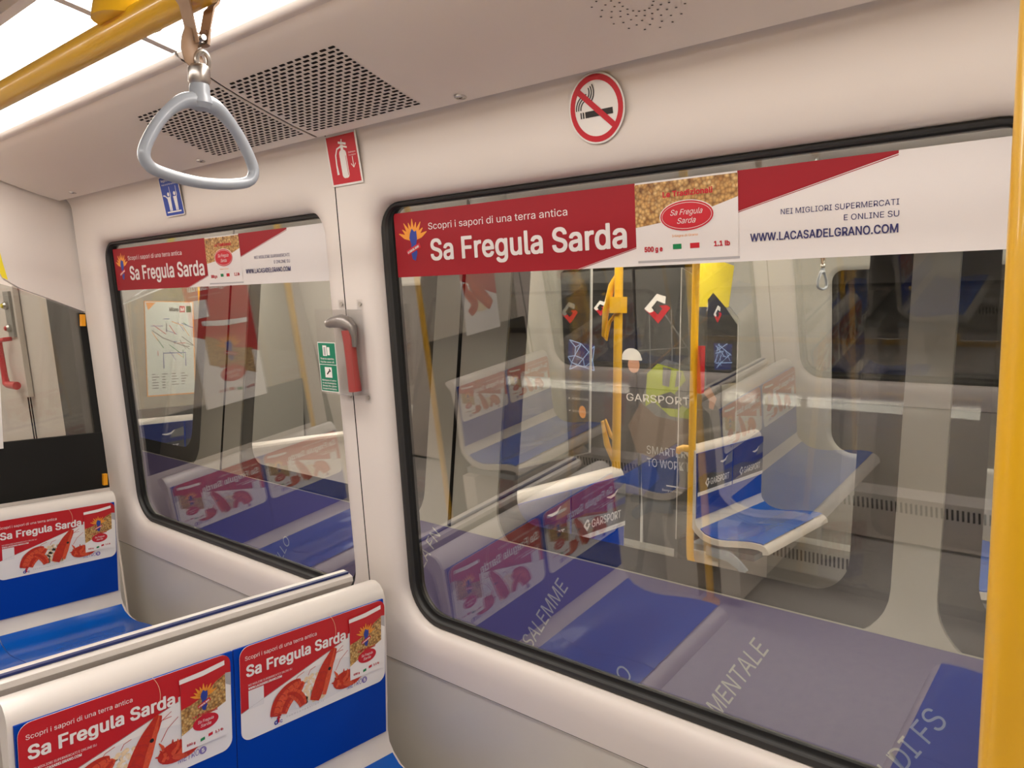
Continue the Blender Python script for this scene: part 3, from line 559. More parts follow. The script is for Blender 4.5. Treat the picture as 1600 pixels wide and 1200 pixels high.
# no smoking
t = thing('no_smoking_sign', 'round red and white no smoking sign on the wall above the right window', 'sign', near(-.813, 1.967, -.009))
def nsheet(): return Sheet((0, 0, 0), (1, 0, 0), (0, -.20, 1))
s = nsheet(); s.slab([(.0585 * math.cos(a), .0600 * math.sin(a)) for a in [k * math.pi / 24 for k in range(48)]], M['signwhite'], .0008); s.build('plate', t)
s = nsheet(); s.ring(0, 0, .0555, .0570, .0100, M['signred'], 2, 48); s.line([(-.036, .034), (.037, -.035)], .0105, M['signred'], 4); s.build('red_ring', t)
s = nsheet(); s.rect(-.024, -.0135, .034, -.003, M['ink'], 2); s.rect(-.0295, -.0135, -.0265, -.003, M['ink'], 2); s.rect(-.0345, -.0135, -.0318, -.003, M['ink'], 2)
for k in range(3):
    r = .0075 + .0048 * k; s.ring(-.017 + .0002, .0005, r + .0095, r + .0095, .0022, M['ink'], 2, 12, math.radians(92), math.radians(180)); s.ring(-.022, .030, r + .004, r + .006, .0022, M['ink'], 2, 12, math.radians(-75), math.radians(30))
s.build('cigarette', t)
# fire extinguisher
t = thing('fire_extinguisher_sign', 'square red fire extinguisher sign on the wall right of the panel seam', 'sign', near(-1.530, 1.9685, -.0095))
def fs(): return Sheet((0, 0, 0), (1, 0, .0), (0, -.20, 1))
s = fs(); s.slab([(-.058, -.058), (.058, -.058), (.058, .060), (-.058, .060)], M['signwhite'], .0008); s.rect(-.053, -.0535, .053, .0555, M['signred'], 1); s.build('plate', t)
s = fs(); s.rrect(-.012, -.042, .014, .022, .009, M['signwhite'], 2); s.line([(.0105, -.036), (.0105, .008)], .0016, M['signred'], 3); s.rect(-.004, .020, .006, .033, M['signwhite'], 2); s.line([(-.010, .040), (.018, .034)], .005, M['signwhite'], 2); s.line([(-.004, .032), (.020, .026)], .004, M['signwhite'], 2); s.line([(0, .034), (.004, .046)], .004, M['signwhite'], 2)
s.line([(-.003, .030), (-.018, .026), (-.026, .012), (-.028, -.010), (-.027, -.032)], [.004, .004, .0045, .005, .008], M['signwhite'], 2); s.line([(.034, .004), (.034, -.020)], .0022, M['signwhite'], 2); s.line([(.026, -.012), (.034, -.021), (.042, -.012)], .0022, M['signwhite'], 2)
s.text('Estintore', .022, .012, .0035, M['signwhite'], 2, width=.026); s.text('Fire extinguisher', .022, .006, .003, M['signwhite'], 2, width=.026); s.build('pictogram', t)
# blue holding sign
t = thing('blue_holding_sign', 'small blue sign of two standing passengers on the wall under the strap handle', 'sign', near(-2.380, 1.967, -.0095))
s = fs(); s.slab(rr(-.059, .059, -.060, .060, .006, .006, 3), M['signwhite'], .0008); s.rrect(-.056, -.057, .056, .057, .004, M['signblue'], 1); s.build('plate', t)
s = fs(); s.text('Reggersi ai sostegni', 0, .044, .007, M['signwhite'], 2, width=.09, align='c'); s.text('Hold on to the handrails', 0, .033, .005, M['signwhite'], 2, width=.09, align='c')
for px, arm in ((-.016, -1), (.022, 1)):
    s.ell(px, .006, .007, .006, M['signwhite'], 2, 12); s.poly([(px - .011, -.002), (px + .011, -.002), (px + .009, -.024), (px + .007, -.044), (px + .001, -.044), (px, -.028), (px - .002, -.044), (px - .008, -.044), (px - .009, -.024)], M['signwhite'], 2)
    s.line([(px + .009, -.004), (px + .013, .003), (px + .012, .012)], .0042, M['signwhite'], 2)
    if arm < 0: s.line([(px - .009, -.005), (px - .022, .003), (px - .033, .004)], .0042, M['signwhite'], 2)
s.line([(.036, .028), (.034, .002)], .0022, M['signwhite'], 2); s.line([(-.004, .028), (-.004, .004)], .0022, M['signwhite'], 2); s.line([(-.044, -.047), (.044, -.047)], .004, M['signwhite'], 2); s.build('pictogram', t)
# emergency hammer in its clear box
hx, hz = -1.586, 1.518
t = thing('emergency_hammer_box', 'clear plastic box on the wall between the windows holding a red emergency hammer', 'hammer box', near(hx, hz, 0))
mb = MB(); a, b, dz = -.072, .070, .104; n = 5
def hp(x, z, d): return (x, -SL * z - d, z)
def hbox(mb, x0, x1, z0, z1, d0, d1, m):
    vs = [hp(x, z, d) for d in (d0, d1) for x, z in ((x0, z0), (x1, z0), (x1, z1), (x0, z1))]; mb.add(vs, [(0, 1, 2, 3), (7, 6, 5, 4), (0, 4, 5, 1), (1, 5, 6, 2), (2, 6, 7, 3), (3, 7, 4, 0)], m)
mb = MB(); hbox(mb, -.062, .068, -.108, .100, .001, .004, M['acryl']); hbox(mb, -.062, .068, -.108, .100, .044, .047, M['acryl'])
for q in ((-.062, -.059, -.108, .100), (.065, .068, -.108, .100), (-.062, .068, -.108, -.105), (-.062, .068, .097, .100)): hbox(mb, *q, .004, .044, M['acryl'])
mb.build('clear_case', t, 0)
for bx, bz in ((-.012, .112), (.060, .112), (-.010, -.118), (.062, -.118)):
    mb = MB(); hbox(mb, bx - .010, bx + .010, bz - .012, bz + .012, .0005, .003, M['acryl']); mb.lathe([(.0055, 0), (.0055, .003), (.004, .005)], hp(bx, bz + .002, .003), M['steel'], 14, 'Y'); mb.v = mb.v; mb.build('fixing_tab', t, 30)
mb = MB(); mb.tube([hp(.032, .050, .022), hp(.034, .02, .022), hp(.036, -.03, .022), hp(.040, -.100, .022)], [.0165, .015, .0145, .016], M['hamred'], 14); mb.build('hammer_handle', t)
mb = MB(); mb.tube([hp(-.038, .066, .022), hp(-.030, .068, .022), hp(-.012, .070, .022), hp(.010, .072, .022), hp(.032, .066, .022), hp(.050, .056, .022), hp(.054, .035, .022), hp(.052, .010, .022)], [.012, .013, .015, .017, .018, .012, .007, .006], M['hamgrey'], 14); mb.lathe([(.004, -.012), (.011, -.006), (.011, 0)], hp(-.040, .066, .022), M['steel'], 14, 'X'); mb.build('hammer_head', t)
s = Sheet(hp(-.030, -.042, .0475), (1, 0, 0), (0, -SL, 1)); s.slab([(-.032, -.062), (.040, -.062), (.040, .062), (-.032, .062)], M['signwhite'], .0003); s.rect(-.030, -.060, .038, .060, M['signgreen'], 1); s.rect(-.030, .0055, .038, .007, M['signwhite'], 2)
s.rect(-.012, .028, .004, .054, M['signwhite'], 2); s.rect(-.008, .030, .000, .050, M['bowl'], 3); s.rect(.006, .030, .016, .050, M['signwhite'], 2); s.rect(-.010, -.026, .018, .000, M['signwhite'], 2); s.line([(-.002, -.018), (.010, -.008)], .004, M['ink'], 3); s.line([(.008, -.004), (.013, -.011)], .004, M['ink'], 3)
for k, (tx, tz) in enumerate((('Tirare la copertina.', .019), ('Pull the cover off.', .011), ('Rompere il vetro', -.035), ('in caso di emergenza.', -.042), ('Break the glass', -.049), ('in case of emergency.', -.056))): s.text(tx, .004, tz, .0042, M['signwhite'], 2, width=.056, align='c', bold=.01)
s.build('green_sticker', t)
# ------------------------------------------------------------------ glass partition at the far left and what stands behind it
t = thing('glass_partition', 'draught screen of pale panel, glass and black base behind the far left bench', 'partition', (-3.185, 0, 0))
def ygl(z): return 1.358 - SL * z + .006
def part_poly(mb, pts, x0, x1, m):
    n = len(pts); mb.add([(x0, y, z) for y, z in pts] + [(x1, y, z) for y, z in pts], [tuple(range(n)), tuple(range(2 * n - 1, n - 1, -1))] + [(i, (i + 1) % n, n + (i + 1) % n, n + i) for i in range(n)], m)
top = [(ygl(2.06), 2.06), (ygl(1.9), 1.9), (ygl(1.615), 1.615), (1.12, 1.654), (1.0, 1.70), (.955, 1.728), (.935, 1.76), (.925, 1.80), (.90, 1.86), (.84, 1.93), (.74, 1.99), (.60, 2.03), (.60, 2.10), (.80, 2.135), (1.0, 2.08)]
mb = MB(); part_poly(mb, top, -.022, .002, M['wall']); mb.build('top_panel', t)
mb = MB(); part_poly(mb, [(ygl(1.15) - .006, 1.15), (ygl(1.61) - .006, 1.61), (1.12, 1.650), (.99, 1.70), (.42, 1.86), (.42, 1.15)], -.018, -.010, M['gpart']); mb.build('glass_pane', t, 0)
mb = MB(); part_poly(mb, [(ygl(.93), .93), (ygl(1.15), 1.15), (.42, 1.15), (.42, .93)], -.022, -.002, M['rub']); mb.build('black_base', t)
mb = MB(); part_poly(mb, [(ygl(.05), .05), (ygl(.72), .72), (.42, .72), (.42, .05)], -.022, -.002, M['wains']); part_poly(mb, [(ygl(.72), .72), (ygl(.93), .93), (.42, .93), (.42, .72)], -.022, -.002, M['wall']); mb.build('lower_panel', t)
mb = MB(); part_poly(mb, [(ygl(1.14), 1.14), (ygl(1.612), 1.612), (ygl(1.612) - .026, 1.612), (ygl(1.14) - .026, 1.14)], -.020, -.004, M['rub']); mb.build('edge_gasket', t)
for z in (1.585, .965): mb = MB(); mb.box((-.010, ygl(z) - .024, z - .022), (.012, ygl(z) - .009, z + .022), M['amber']); mb.build('amber_clip', t)
mb = MB(); mb.tube([(-.014, .405, 0), (-.014, .405, 1.95), (-.014, .41, 2.18)], .016, M['yel'], 16); mb.build('end_pole', t)
s = Sheet((.0025, 0, 0), (0, 1, 0), (0, 0, 1)); s.poly([(.905, 1.868), (.918, 1.80), (.945, 1.735), (.962, 1.728), (.948, 1.79), (.935, 1.86)], M['yelst'], 1); s.rect(.925, 1.78, .936, 1.81, M['ink'], 2); s.build('yellow_sticker', t)
# opposite partition
t = thing('glass_partition', 'draught screen of glass and black base behind the bench across the aisle', 'partition', (-3.185, 0, 0))
mb = MB(); part_poly(mb, [(-y, z) for y, z in top], -.022, .002, M['wall']); mb.build('top_panel', t)
mb = MB(); part_poly(mb, [(-1.2, 1.15), (-1.2, 1.61), (-.99, 1.70), (-.42, 1.86), (-.42, 1.15)], -.018, -.010, M['gpart']); mb.build('glass_pane', t, 0)
mb = MB(); part_poly(mb, [(-1.33, .05), (-1.25, 1.15), (-.42, 1.15), (-.42, .05)], -.022, -.002, M['rub']); mb.build('black_base', t)
mb = MB(); mb.tube([(-.014, -.405, 0), (-.014, -.405, 2.18)], .016, M['yel'], 16); mb.build('end_pole', t)
# posters hung on the partitions
def poster(yc, zc, lab, prawns):
    t = thing('hanging_poster', lab, 'poster', (-3.178, yc, zc), 0, 'posters hung on the glass partitions'); mk = lambda: Sheet((0, 0, 0), (0, 1, 0), (0, 0, 1)); w2, h2 = .148, .30
    s = mk(); s.slab([(-w2, -h2), (w2, -h2), (w2, h2), (-w2, h2)], M['white'], .001); s.poly([(-w2, -.10), (w2, .02), (w2, h2), (-w2, h2)], M['red'], 1); s.build('paper', t)
    s = mk(); s.text('Scopri i sapori di una terra antica', -.13, .255, .010, M['white'], 2, width=.25); s.text('Sa Fregula Sarda', -.13, .205, .026, M['white'], 2, width=.255, bold=.02); s.text('NEI MIGLIORI SUPERMERCATI E ONLINE SU', -.02, .180, .006, M['white'], 2, width=.15); s.rect(.055, .090, .125, .165, M['plate'], 2); s.build('lettering', t)
    s = mk()
    if prawns: prawn(s, [(-.09, -.16), (-.03, -.10), (.04, -.03), (.08, .06)], .08, M['prawn'], M['prawn2'], 3); prawn(s, [(.10, -.18), (.05, -.13), (.10, -.06), (.12, 0)], .06, M['prawn2'], M['prawn'], 3); s.ell(0, -.12, .09, .06, M['cream'], 2); s.build('prawn_picture', t)
    else: bag(s, -.115, -.27, .095, .06, 2); s.build('pasta_bag_picture', t)
poster(.772, 1.43, 'red pasta poster hung on the glass partition behind the far left bench', False)
poster(-.86, 1.43, 'red prawn poster hung on the glass partition across the aisle', True)
# vestibule: dark door glass, emergency unit
mb = MB(); p = [near(-3.60, .95, .017), near(-3.24, .95, .017), near(-3.24, 2.0, .017), near(-3.60, 2.0, .017)]; q = [v + Vector((0, .002, 0)) for v in p]; mb.add(p + q, [(0, 1, 2, 3), (7, 6, 5, 4), (0, 1, 5, 4), (2, 3, 7, 6), (1, 2, 6, 5), (3, 0, 4, 7)], M['dgrey']); struct(mb.build('door_1'))
t = thing('emergency_door_release', 'grey emergency door release with a red pull handle behind the glass partition', 'emergency handle', near(-3.985, 1.45, .014)); t.rotation_euler = (.0902, 0, 0)
mb = MB(); mb.box((-.12, -.02, -.21), (.075, .002, .285), M['wall']); mb.build('backplate', t)
mb = MB(); mb.box((-.02, -.032, .06), (.05, -.018, .262), M['iwall']); mb.build('cover', t)
for z, m in ((.20, 'yelst'), (.10, 'redh')): mb = MB(); mb.lathe([(.018, 0), (.018, -.01), (.012, -.018)], (.015, -.032, z), M['steel'], 16, 'Y'); mb.lathe([(.011, -.018), (.008, -.024)], (.015, -.032, z), M[m], 16, 'Y'); mb.build('indicator', t)
mb = MB(); mb.tube([(-.03, -.02, .05), (-.03, -.05, .05), (-.075, -.055, .045), (-.085, -.055, .02), (-.08, -.055, -.12), (-.075, -.055, -.15), (-.05, -.055, -.155), (.045, -.05, -.155)], [.009, .010, .011, .012, .013, .016, .016, .018], M['redh'], 12); mb.build('pull_handle', t)
for x in (.015, .045): mb = MB(); mb.tube([(x, -.004, -.21), (x + .006, -.004, -.80)], .003, M['seam'], 6); mb.build('conduit', t)
# ------------------------------------------------------------------ the train on the next track
def ext(x, z, d=0): return Vector((x, 1.995 + SL * (z - 1.2) + d, z))        # its near side leans away from us
def farw(x, z, d=0): return Vector((x, 4.47 - SL * (z - 1.2) + d, z))
TX0, TX1 = -6.6, 1.0
t = TR = thing('metro_train', 'cream metro train with a purple station name band standing on the next track', 'train', (0, 0, 0))
OW = [(-5.06, -3.80, .815, 1.97, .07, .14), (-3.42, -2.125, .815, 1.97, .07, .14), (-1.765, -.505, .815, 1.97, .07, .14), (-.405, .86, .815, 1.97, .07, .14)]
mb = MB(); js = [-3.585, -1.975, -.455]
for (a, b), wn in zip(zip([TX0] + js, js + [TX1]), OW): ring_cell(mb, a, b, .5, 2.02, wn, ext, M['body'], [(.008, 0), (0, .002), (-.002, .05)])
mb.add([ext(TX0, .5), ext(TX1, .5), ext(TX1, -.3), ext(TX0, -.3)], [(0, 1, 2, 3)], M['body']); mb.add([ext(TX0, 2.02), ext(TX1, 2.02), ext(TX1, 2.35, .12), ext(TX0, 2.35, .12)], [(0, 1, 2, 3)], M['body'])
mb.add([ext(TX0, 2.02, .05), ext(TX1, 2.02, .05), ext(TX1, .5, .05), ext(TX0, .5, .05)], [], M['iwall'])
for j in (-3.578, -1.985): mb.add([ext(j - .009, -.3, -.0006), ext(j + .009, -.3, -.0006), ext(j + .009, 2.3, -.0006), ext(j - .009, 2.3, -.0006)], [(0, 1, 2, 3)], M['seam'])
mb.build('side_wall', TR)
mb = MB()
for (a, b), wn in zip(zip([TX0] + js, js + [TX1]), OW): ring_cell(mb, a, b, .3, 2.1, (wn[0] + .02, wn[1] - .02, .90, 1.86, .05, .1), lambda x, z, d: ext(x, z, .055 + d), M['rub'], [(.04, 0), (0, 0)])
mb.build('inner_wall_lining', TR)
for wn in OW:
    g = MB(); lp = rr(wn[0], wn[1], wn[2], wn[3], wn[4], wn[5], 8); A = [ext(x, z, .004) for x, z in lp]; B = [ext(x, z, .008) for x, z in lp]; nn = len(A); g.add(A + B, [tuple(range(nn)), tuple(range(2 * nn - 1, nn - 1, -1))], M['gnext']); g.build('window_glass', TR, 0)
    fr = MB(); a = rr(wn[0] + .001, wn[1] - .001, wn[2] + .001, wn[3] - .001, wn[4], wn[5], 8); b = rr(wn[0] + .08, wn[1] - .10, wn[2] + .10, wn[3] - .11, .05, .09, 8)
    bridge(fr, [ext(x, z, .0095) for x, z in a], [ext(x, z, .0095) for x, z in b], M['black']); bridge(fr, [ext(x, z, .0105) for x, z in a], [ext(x, z, .0105) for x, z in b], M['black']); fr.build('black_border', TR)
s = Sheet(ext(0, .848, -.0008), (1, 0, 0), (0, SL, 1)); s.N = Vector((0, -1, SL)).normalized()
s.slab([(TX0, -1.0), (TX1, -1.0), (TX1, 0), (TX0, 0)], M['film'], .0006); BD = s.build('livery_band', TR)
s = Sheet(ext(0, .848, -.0008), (1, 0, 0), (0, SL, 1)); s.N = Vector((0, -1, SL)).normalized()
s.line([(TX0, -.001), (TX1, -.001)], .004, M['body'], 2)
for nm, ex, ez in (('LOTTO', -3.30, .50), ('PORTELLO', -2.985, .640), ('DOMODOSSOLA FN', -2.052, .838), ('GERUSALEMME', -1.470, .778), ('CENISIO', -1.217, .575), ('MONUMENTALE', -.815, .762), ('GARIBALDI FS', -.392, .715), ('ISOLA', .05, .70)):
    a = math.radians(60.5); hh = .050; s.text(nm, ex + .028, (ez - .03 - .848), hh, M['letter'], 1, align='r', rot=a, width=len(nm) * .0385)
s.build('lettering', BD)
# interior shell of the next train
mb = MB(); mb.box((TX0, 2.06, -.05), (TX1, 4.55, 0), M['floor']); mb.build('inner_floor', TR)
mb = MB(); mb.box((TX0, 2.10, 2.13), (TX1, 4.45, 2.16), M['ceil']); mb.build('inner_ceiling', TR)
for y in (2.64, 3.88): mb = MB(); mb.box((TX0 + .1, y - .10, 2.105), (TX1 - .1, y + .10, 2.128), M['lamp2']); mb.build('lamp_strip', TR)
mb = MB(); FW = [(-5.9, -4.5, .85, 1.86, .06, .1), (-3.36, -2.16, .04, 1.93, .05, .03), (-1.50, -.40, .85, 1.86, .06, .12), (-.2, .86, .85, 1.86, .06, .1)]; jf = [-3.6, -1.9, -.3]
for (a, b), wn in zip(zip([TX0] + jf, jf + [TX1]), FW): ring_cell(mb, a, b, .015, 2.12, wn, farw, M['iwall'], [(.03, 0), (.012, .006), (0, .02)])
mb.build('far_wall', TR)
for i, wn in enumerate(FW):
    if i == 1: continue
    g = MB(); lp = rr(wn[0], wn[1], wn[2], wn[3], wn[4], wn[5], 6); A = [farw(x, z, .018) for x, z in lp]; B = [farw(x, z, .022) for x, z in lp]; nn = len(A); g.add(A + B, [tuple(range(nn)), tuple(range(2 * nn - 1, nn - 1, -1))], M['gnext']); g.build('window_glass', TR, 0)
mb = MB()
mb.add([farw(-1.9, .30, -.06), farw(TX1, .30, -.06), farw(TX1, .12, -.06), farw(-1.9, .12, -.06), farw(-1.9, .32, 0), farw(TX1, .32, 0)], [(0, 1, 2, 3), (0, 1, 5, 4)], M['igrey'])
for i in range(100): x = -1.88 + .0235 * i; mb.add([farw(x, .19, -.061), farw(x + .011, .19, -.061), farw(x + .011, .255, -.061), farw(x, .255, -.061)], [(0, 1, 2, 3)], M['seam'])
mb.build('heater_grille', TR)
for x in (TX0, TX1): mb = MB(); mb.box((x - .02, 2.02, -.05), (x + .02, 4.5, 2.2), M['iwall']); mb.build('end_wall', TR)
# far doors with the dark advert film
DR = thing('train_door', 'double sliding door of the other train covered with dark workwear adverts', 'door', farw(-2.76, .04, .012))
def dsh(l0=0): q = Sheet((0, 0, 0), (1, 0, 0), (0, -SL, 1)); q.N = Vector((0, -1, -SL)).normalized(); return q
for k, (a, b) in enumerate(((-.595, -.012), (.012, .595))):
    s = dsh(); s.slab([(a, 0), (b, 0), (b, 1.88), (a, 1.88)], M['dgrey'], .02); lf = s.build('door_leaf', DR)
s = dsh(); s.rect(-.59, .36, -.015, 1.80, M['black'], 1); s.rect(.015, .36, .59, 1.80, M['dgrey'], 1); s.rect(.015, .36, .59, .78, M['black'], 2); s.poly([(-.25, .36), (-.015, .36), (-.015, .62), (-.12, .55)], M['netdark'], 2); s.poly([(.015, .36), (.15, .5), (.05, .75), (.015, .75)], M['netdark'], 3)
for z in (.6, .95, 1.2, 1.35): s.line([(.02, z), (.58, z + .05)], .008, M['mgrey'], 3)
for x in (.10, .26, .38, .52): s.line([(x, .80), (x + .01, 1.62)], .008, M['mgrey'], 3)
s.line([(.05, 1.20), (.58, 1.62)], .010, M['brown'], 3); s.line([(.20, 1.62), (.58, 1.10)], .010, M['mgrey'], 3); FB = s.build('advert_film', DR)
s = dsh()   # printed worker in a white helmet and a yellow vest, bending to the right
s.poly([(-.02, .66), (.16, .62), (.34, .70), (.40, .86), (.34, 1.00), (.20, 1.06), (.02, 1.0), (-.08, .84)], M['brown'], 5); s.poly([(.03, 1.00), (.10, 1.22), (.22, 1.30), (.40, 1.26), (.62 - .05, 1.16), (.56, 1.10), (.44, 1.08), (.42, .96), (.30, .90), (.14, .92)], M['mgrey'], 6)
s.poly([(.06, .98), (.08, 1.20), (.16, 1.27), (.34, 1.23), (.36, 1.17), (.28, 1.08), (.34, 1.0), (.40, .98), (.38, .92), (.24, .93), (.12, 1.02)], M['hiviz'], 7); s.poly([(.20, 1.25), (.26, 1.24), (.24, 1.12), (.19, 1.13)], M['mgrey'], 8); s.poly([(.30, 1.23), (.335, 1.22), (.31, 1.13), (.28, 1.12)], M['mgrey'], 8); s.poly([(.13, 1.05), (.25, 1.09), (.36, 1.03), (.30, .98), (.18, .98)], M['dgrey'], 8)
s.ell(-.02, 1.255, .045, .055, M['skin'], 7); s.ell(-.035, 1.30, .075, .065, M['white'], 8, 20, 0, 0, math.pi); s.rect(-.115, 1.285, .045, 1.302, M['white'], 8); s.line([(.50, 1.12), (.545, 1.06), (.53, 1.0)], [.06, .05, .03], M['skin'], 7)
s.ell(.16, .78, .05, .05, M['brown'], 7); s.build('worker_picture', FB)
s = dsh(); s.text('G.ARSPORT'.replace('.', ''), -.085, 1.01, .050, M['white'], 10, width=.47, bold=.0); s.text('SMARTER WAY', .06, .66, .055, M['letter'], 10, width=.45); s.text('TO WORK HARD', .06, .575, .055, M['letter'], 10, width=.45); s.text('Designed in Italy', .17, .42, .014, M['white'], 10); s.rect(.20, .455, .29, .463, M['white'], 10); s.rect(.29, .455, .36, .463, M['lilac'], 10)
for z, tx in ((1.07, 'SUPERLEGGERA'), (.985, 'ASSORBIMENTO SHOCK'), (.895, 'RICICLATA IN ITALIA')): s.text(tx, -.54, z, .014, M['white'], 10, width=.14); s.rect(-.57, z + .004, -.560, z + .012, M['white'], 10)
s.text('GAR', -.59, .98, .04, M['mgrey'], 2, width=.10); s.build('lettering', FB)
s = dsh(); cmark(s, .17, 1.625, .19, 9, M['white'], M['signred']); cmark(s, -.27, 1.63, .105, 9, M['white'], M['signred']); cmark(s, -.53, 1.60, .15, 9, M['mgrey'], M['hamred']); s.build('emblem', FB)
s = dsh(); rnd = random.Random(5); s.poly([(-.55, 1.40), (-.33, 1.38), (-.36, 1.28), (-.33, 1.20), (-.54, 1.20), (-.56, 1.28)], M['netdark'], 4); nodes = [(-.54, 1.41), (-.49, 1.36), (-.44, 1.385), (-.33, 1.37), (-.38, 1.33), (-.56, 1.29), (-.50, 1.30), (-.43, 1.28), (-.35, 1.27), (-.55, 1.20), (-.48, 1.23), (-.42, 1.22), (-.34, 1.20), (-.53, 1.25)]
for i, a in enumerate(nodes):
    for b in sorted(nodes[i + 1:], key=lambda q: (q[0] - a[0]) ** 2 + (q[1] - a[1]) ** 2)[:2]: s.line([a, b], .006, M['netblue'], 6)
s.ell(-.455, .90, .03, .045, M['orange'], 6); s.build('blue_network_picture', FB)
mb = MB(); mb.tube([(.03, -.05, .80), (.56, -.05, .80)], .008, M['letter'], 8); mb.build('push_bar', DR)
mb = MB(); mb.box((-.01, -.015, 0), (.01, .004, 1.88), M['letter']); mb.build('meeting_edge', DR)
mb = MB(); mb.box((-.62, -.12, -.03), (.62, .0, .03), M['igrey']); mb.box((-.62, -.125, .0), (.62, -.12, .012), M['steel']); mb.build('threshold', DR)
# draught screens and posters of the next train
def scr(x, y0, y1, lab, film):
    t = thing('train_partition', lab, 'partition', (x, 0, 0)); s = Sheet((0, 0, 0), (0, 1, 0), (0, 0, 1))
    mb = MB(); bz = 1.0 if y0 < 3 else .42; part_poly(mb, [(y0, .05), (y1, .05), (y1, bz), (y0, bz)], -.01, .01, M['dgrey']); mb.build('base_panel', t)
    mb = MB(); lo, hi = (1.66, 1.86) if y0 < 3 else (1.86, 1.60); pts = [(y0, bz), (y1, bz), (y1, hi), ((y0 + y1) / 2, (lo + hi) / 2 + .05), (y0, lo)]; part_poly(mb, pts, -.004, .004, M['gnext']); mb.build('glass_pane', t, 0)
    mb = MB(); mb.tube([(0, y0, bz), (0, y0, lo), (0, (y0 + y1) / 2, (lo + hi) / 2 + .05), (0, y1, hi), (0, y1, bz)], .006 if y0 < 3 else .003, M['letter'], 6); mb.build('edge_trim', t)
    return t
scr(-2.0, 2.14, 2.86, 'glass draught screen of the other train with a pale edge, beside its near bench', True)
sc = scr(-2.02, 3.70, 4.40, 'glass draught screen of the other train carrying a black film with a white emblem', True)
s = Sheet((.012, 0, 0), (0, 1, 0), (0, 0, 1)); s.poly([(3.98, 1.22), (4.36, 1.22), (4.36, 1.56), (4.20, 1.66), (4.04, 1.74), (3.98, 1.70)], M['black'], 0); cmark(s, 4.10, 1.62, .10, 2, M['white'], M['signred']); s.poly([(4.06, 1.46), (4.30, 1.45), (4.29, 1.30), (4.08, 1.31)], M['netdark'], 1); rnd = random.Random(8)
for k in range(16): s.line([(rnd.uniform(4.07, 4.30), rnd.uniform(1.31, 1.46)), (rnd.uniform(4.07, 4.30), rnd.uniform(1.31, 1.46))], .005, M['netblue'], 2)
s.build('black_film', sc)
s = Sheet((.011, 0, 0), (0, 1, 0), (0, 0, 1)); s.poly([(3.80, 1.66), (4.24, 1.66), (4.30, 1.90), (3.80, 1.95)], M['yelst'], -1); s.build('yellow_notice', sc)
sm = scr(-5.12, 2.14, 2.86, 'glass draught screen of the other train behind the route map', True)
mp = thing('route_map', 'metro route map poster with an orange border inside the other train', 'map', (-5.10, 2.47, 1.39))
s = Sheet((0, 0, 0), (0, 1, 0), (0, 0, 1)); s.slab([(-.165, -.31), (.165, -.31), (.165, .31), (-.165, .31)], M['orange'], .004); s.rect(-.160, -.303, .158, .305, M['mapw'], 1); s.build('sheet', mp)
s = Sheet((0, 0, 0), (0, 1, 0), (0, 0, 1)); s.text('Milano', .0, .245, .024, M['ink'], 2, width=.06, bold=.02); s.rect(.068, .238, .105, .280, M['signred'], 2); s.text('M', .0865, .247, .022, M['white'], 3, align='c', bold=.02); s.rect(.115, .238, .148, .280, M['signgreen'], 2); s.poly([(-.155, .300), (-.09, .300), (-.14, .25)], M['orange'], 2); s.build('heading', mp)
s = Sheet((0, 0, 0), (0, 1, 0), (0, 0, 1)); rnd = random.Random(2); cs = ['ink', 'signred', 'green', 'orange', 'lilac', 'sard', 'mgrey']
for k in range(26): x = rnd.uniform(-.13, .12); z = rnd.uniform(-.08, .2); s.line([(x, z), (x + rnd.choice((0, .04, .08)), z - rnd.choice((0, .03, .06)))], .004, M[cs[k % 7]], 2 + k * .05)
s.line([(-.12, .12), (-.05, .07), (.10, .01), (.13, .01)], .006, M['mgrey'], 4); s.line([(-.05, -.13), (-.05, -.03), (.10, -.03), (.10, -.12)], .006, M['sard'], 4)
for k in range(22): s.rect(-.13 + (k % 4) * .065, -.17 - (k // 4) * .018, -.13 + (k % 4) * .065 + rnd.uniform(.02, .05), -.167 - (k // 4) * .018 + .003, M['mgrey'], 2)
s.build('network_lines', mp)
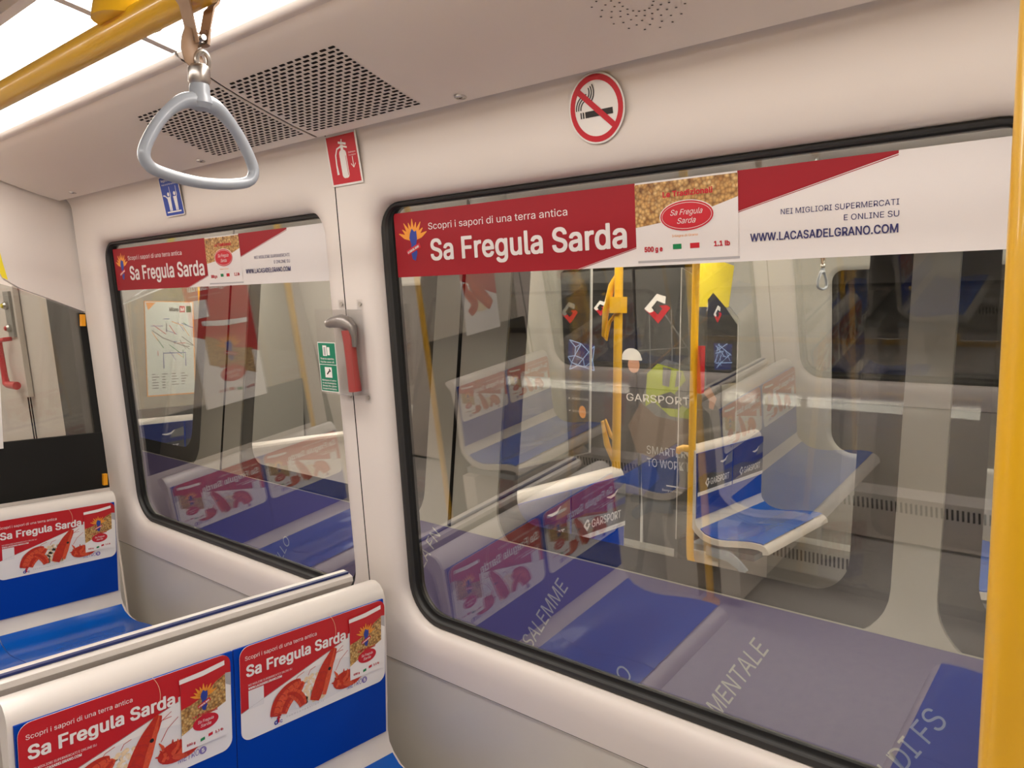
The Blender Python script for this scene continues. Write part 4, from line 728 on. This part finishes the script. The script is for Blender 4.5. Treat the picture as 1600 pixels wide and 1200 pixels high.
# benches, poles and straps of the next train
G = 'seat benches in the other train'
bench(-1.865, 4.02, 1, 'small blue and white seat bench of the other train, seen whole beside its orange pole', 'gars', G)
bench(-1.845, 2.50, 1, 'seat bench of the other train with a dark workwear advert, low in the right window', 'gars', G)
bench(-.48, 4.02, -1, 'seat bench of the other train partly hidden by the yellow pole at right', 'gars', G)
bench(-3.70, 2.50, -1, 'seat bench of the other train beyond its door, facing the route map', 'gars', G)
bench(-5.02, 2.50, 1, 'seat bench of the other train under the route map', 'gars', G)
def train_pole(x, y, lab, foot):
    t = thing('train_grab_pole', lab, 'grab pole', (x, y, 0), 0, 'orange grab poles in the other train'); mb = MB()
    if foot: mb.tube([(.30, 0, .285), (.10, 0, .285), (.05, 0, .293), (.018, 0, .32), (.003, 0, .37), (0, 0, .45), (0, 0, 2.12)], .019, M['yel'], 14)
    else: mb.tube([(0, 0, 0), (0, 0, 2.12)], .019, M['yel'], 14)
    mb.build('tube', t)
    if foot:
        mb = MB(); mb.tube([(0, 0, .93), (-.05, 0, .93), (-.075, 0, .92), (-.08, 0, .90)], [.019, .019, .018, .012], M['yel'], 12); mb.build('stub', t); mb = MB(); mb.box((.03, -.02, 1.22), (.05, .02, 1.46), M['redh']); mb.build('red_handle', t); return t
    mb = MB(); mb.tube([(.0, 0, 1.80), (-.035, 0, 1.74), (-.065, 0, 1.63), (-.075, 0, 1.52), (-.06, 0, 1.50), (-.045, 0, 1.58), (-.01, 0, 1.62)], [.008, .015, .015, .009, .005, .008, .008], M['yel'], 10); mb.box((-.028, -.026, 1.62), (.028, .026, 1.69), M['yel']); mb.build('hook', t)
    mb = MB(); mb.tube([(-.01, 0, .96), (-.05, 0, 1.04), (-.075, 0, 1.14), (-.06, 0, 1.15), (-.03, 0, 1.08), (-.005, 0, 1.06)], [.010, .014, .008, .005, .009, .009], M['yel'], 10); mb.build('lower_hook', t)
    return t
train_pole(-1.885, 2.90, 'orange grab pole of the other train at its near bench, left of the two', False); train_pole(-1.895, 3.62, 'orange grab pole of the other train bending under its small bench', True)
t = thing('train_grab_pole', 'curved orange grab pole of the other train beside the route map', 'grab pole', (-5.5, 2.92, .8), 0, 'orange grab poles in the other train')
mb = MB(); mb.tube([(-.06, 0, 1.32), (-.03, 0, .92), (.03, 0, .60), (.035, 0, .48), (0, 0, .33), (-.12, 0, .16), (-.30, 0, .0)], .021, M['yel'], 14); mb.build('tube', t)
train_pole(-3.72, 2.90, 'orange grab pole of the other train across its doorway', False)
handrail(3.66, -6.0, .6, RZ, [-3.2, -.5], 'yellow overhead handrail of the other train, far side', 2.13); handrail(2.86, -6.0, .6, RZ, [-3.2, -.5], 'yellow overhead handrail of the other train, near side', 2.13)
make_strap('grey strap handle of the other train, seen through the right window', (-1.282, 3.66, RZ))
sb = thing('blue_notice', 'small blue notice inside the other train, right of its strap handle', 'sign', farw(-1.19, 1.90, -.002)); s = dsh(); s.slab([(-.055, -.06), (.055, -.06), (.055, .06), (-.055, .06)], M['signblue'], .001); s.ell(.0, .02, .012, .012, M['white'], 1, 12); s.rect(-.01, -.04, .01, .008, M['white'], 1); s.build('plate', sb)
# track bed and tunnel
mb = MB(); mb.box((-12, 1.3, -.75), (4, 6.0, -.7), M['tunnel']); struct(mb.build('ground'))
mb = MB(); mb.box((-12, 6.0, -.75), (4, 6.1, 4.0), M['tunnel']); struct(mb.build('wall_tunnel_right'))
mb = MB(); mb.box((-12, -3.1, -.75), (4, -3.0, 4.0), M['tunnel']); struct(mb.build('wall_tunnel_left'))
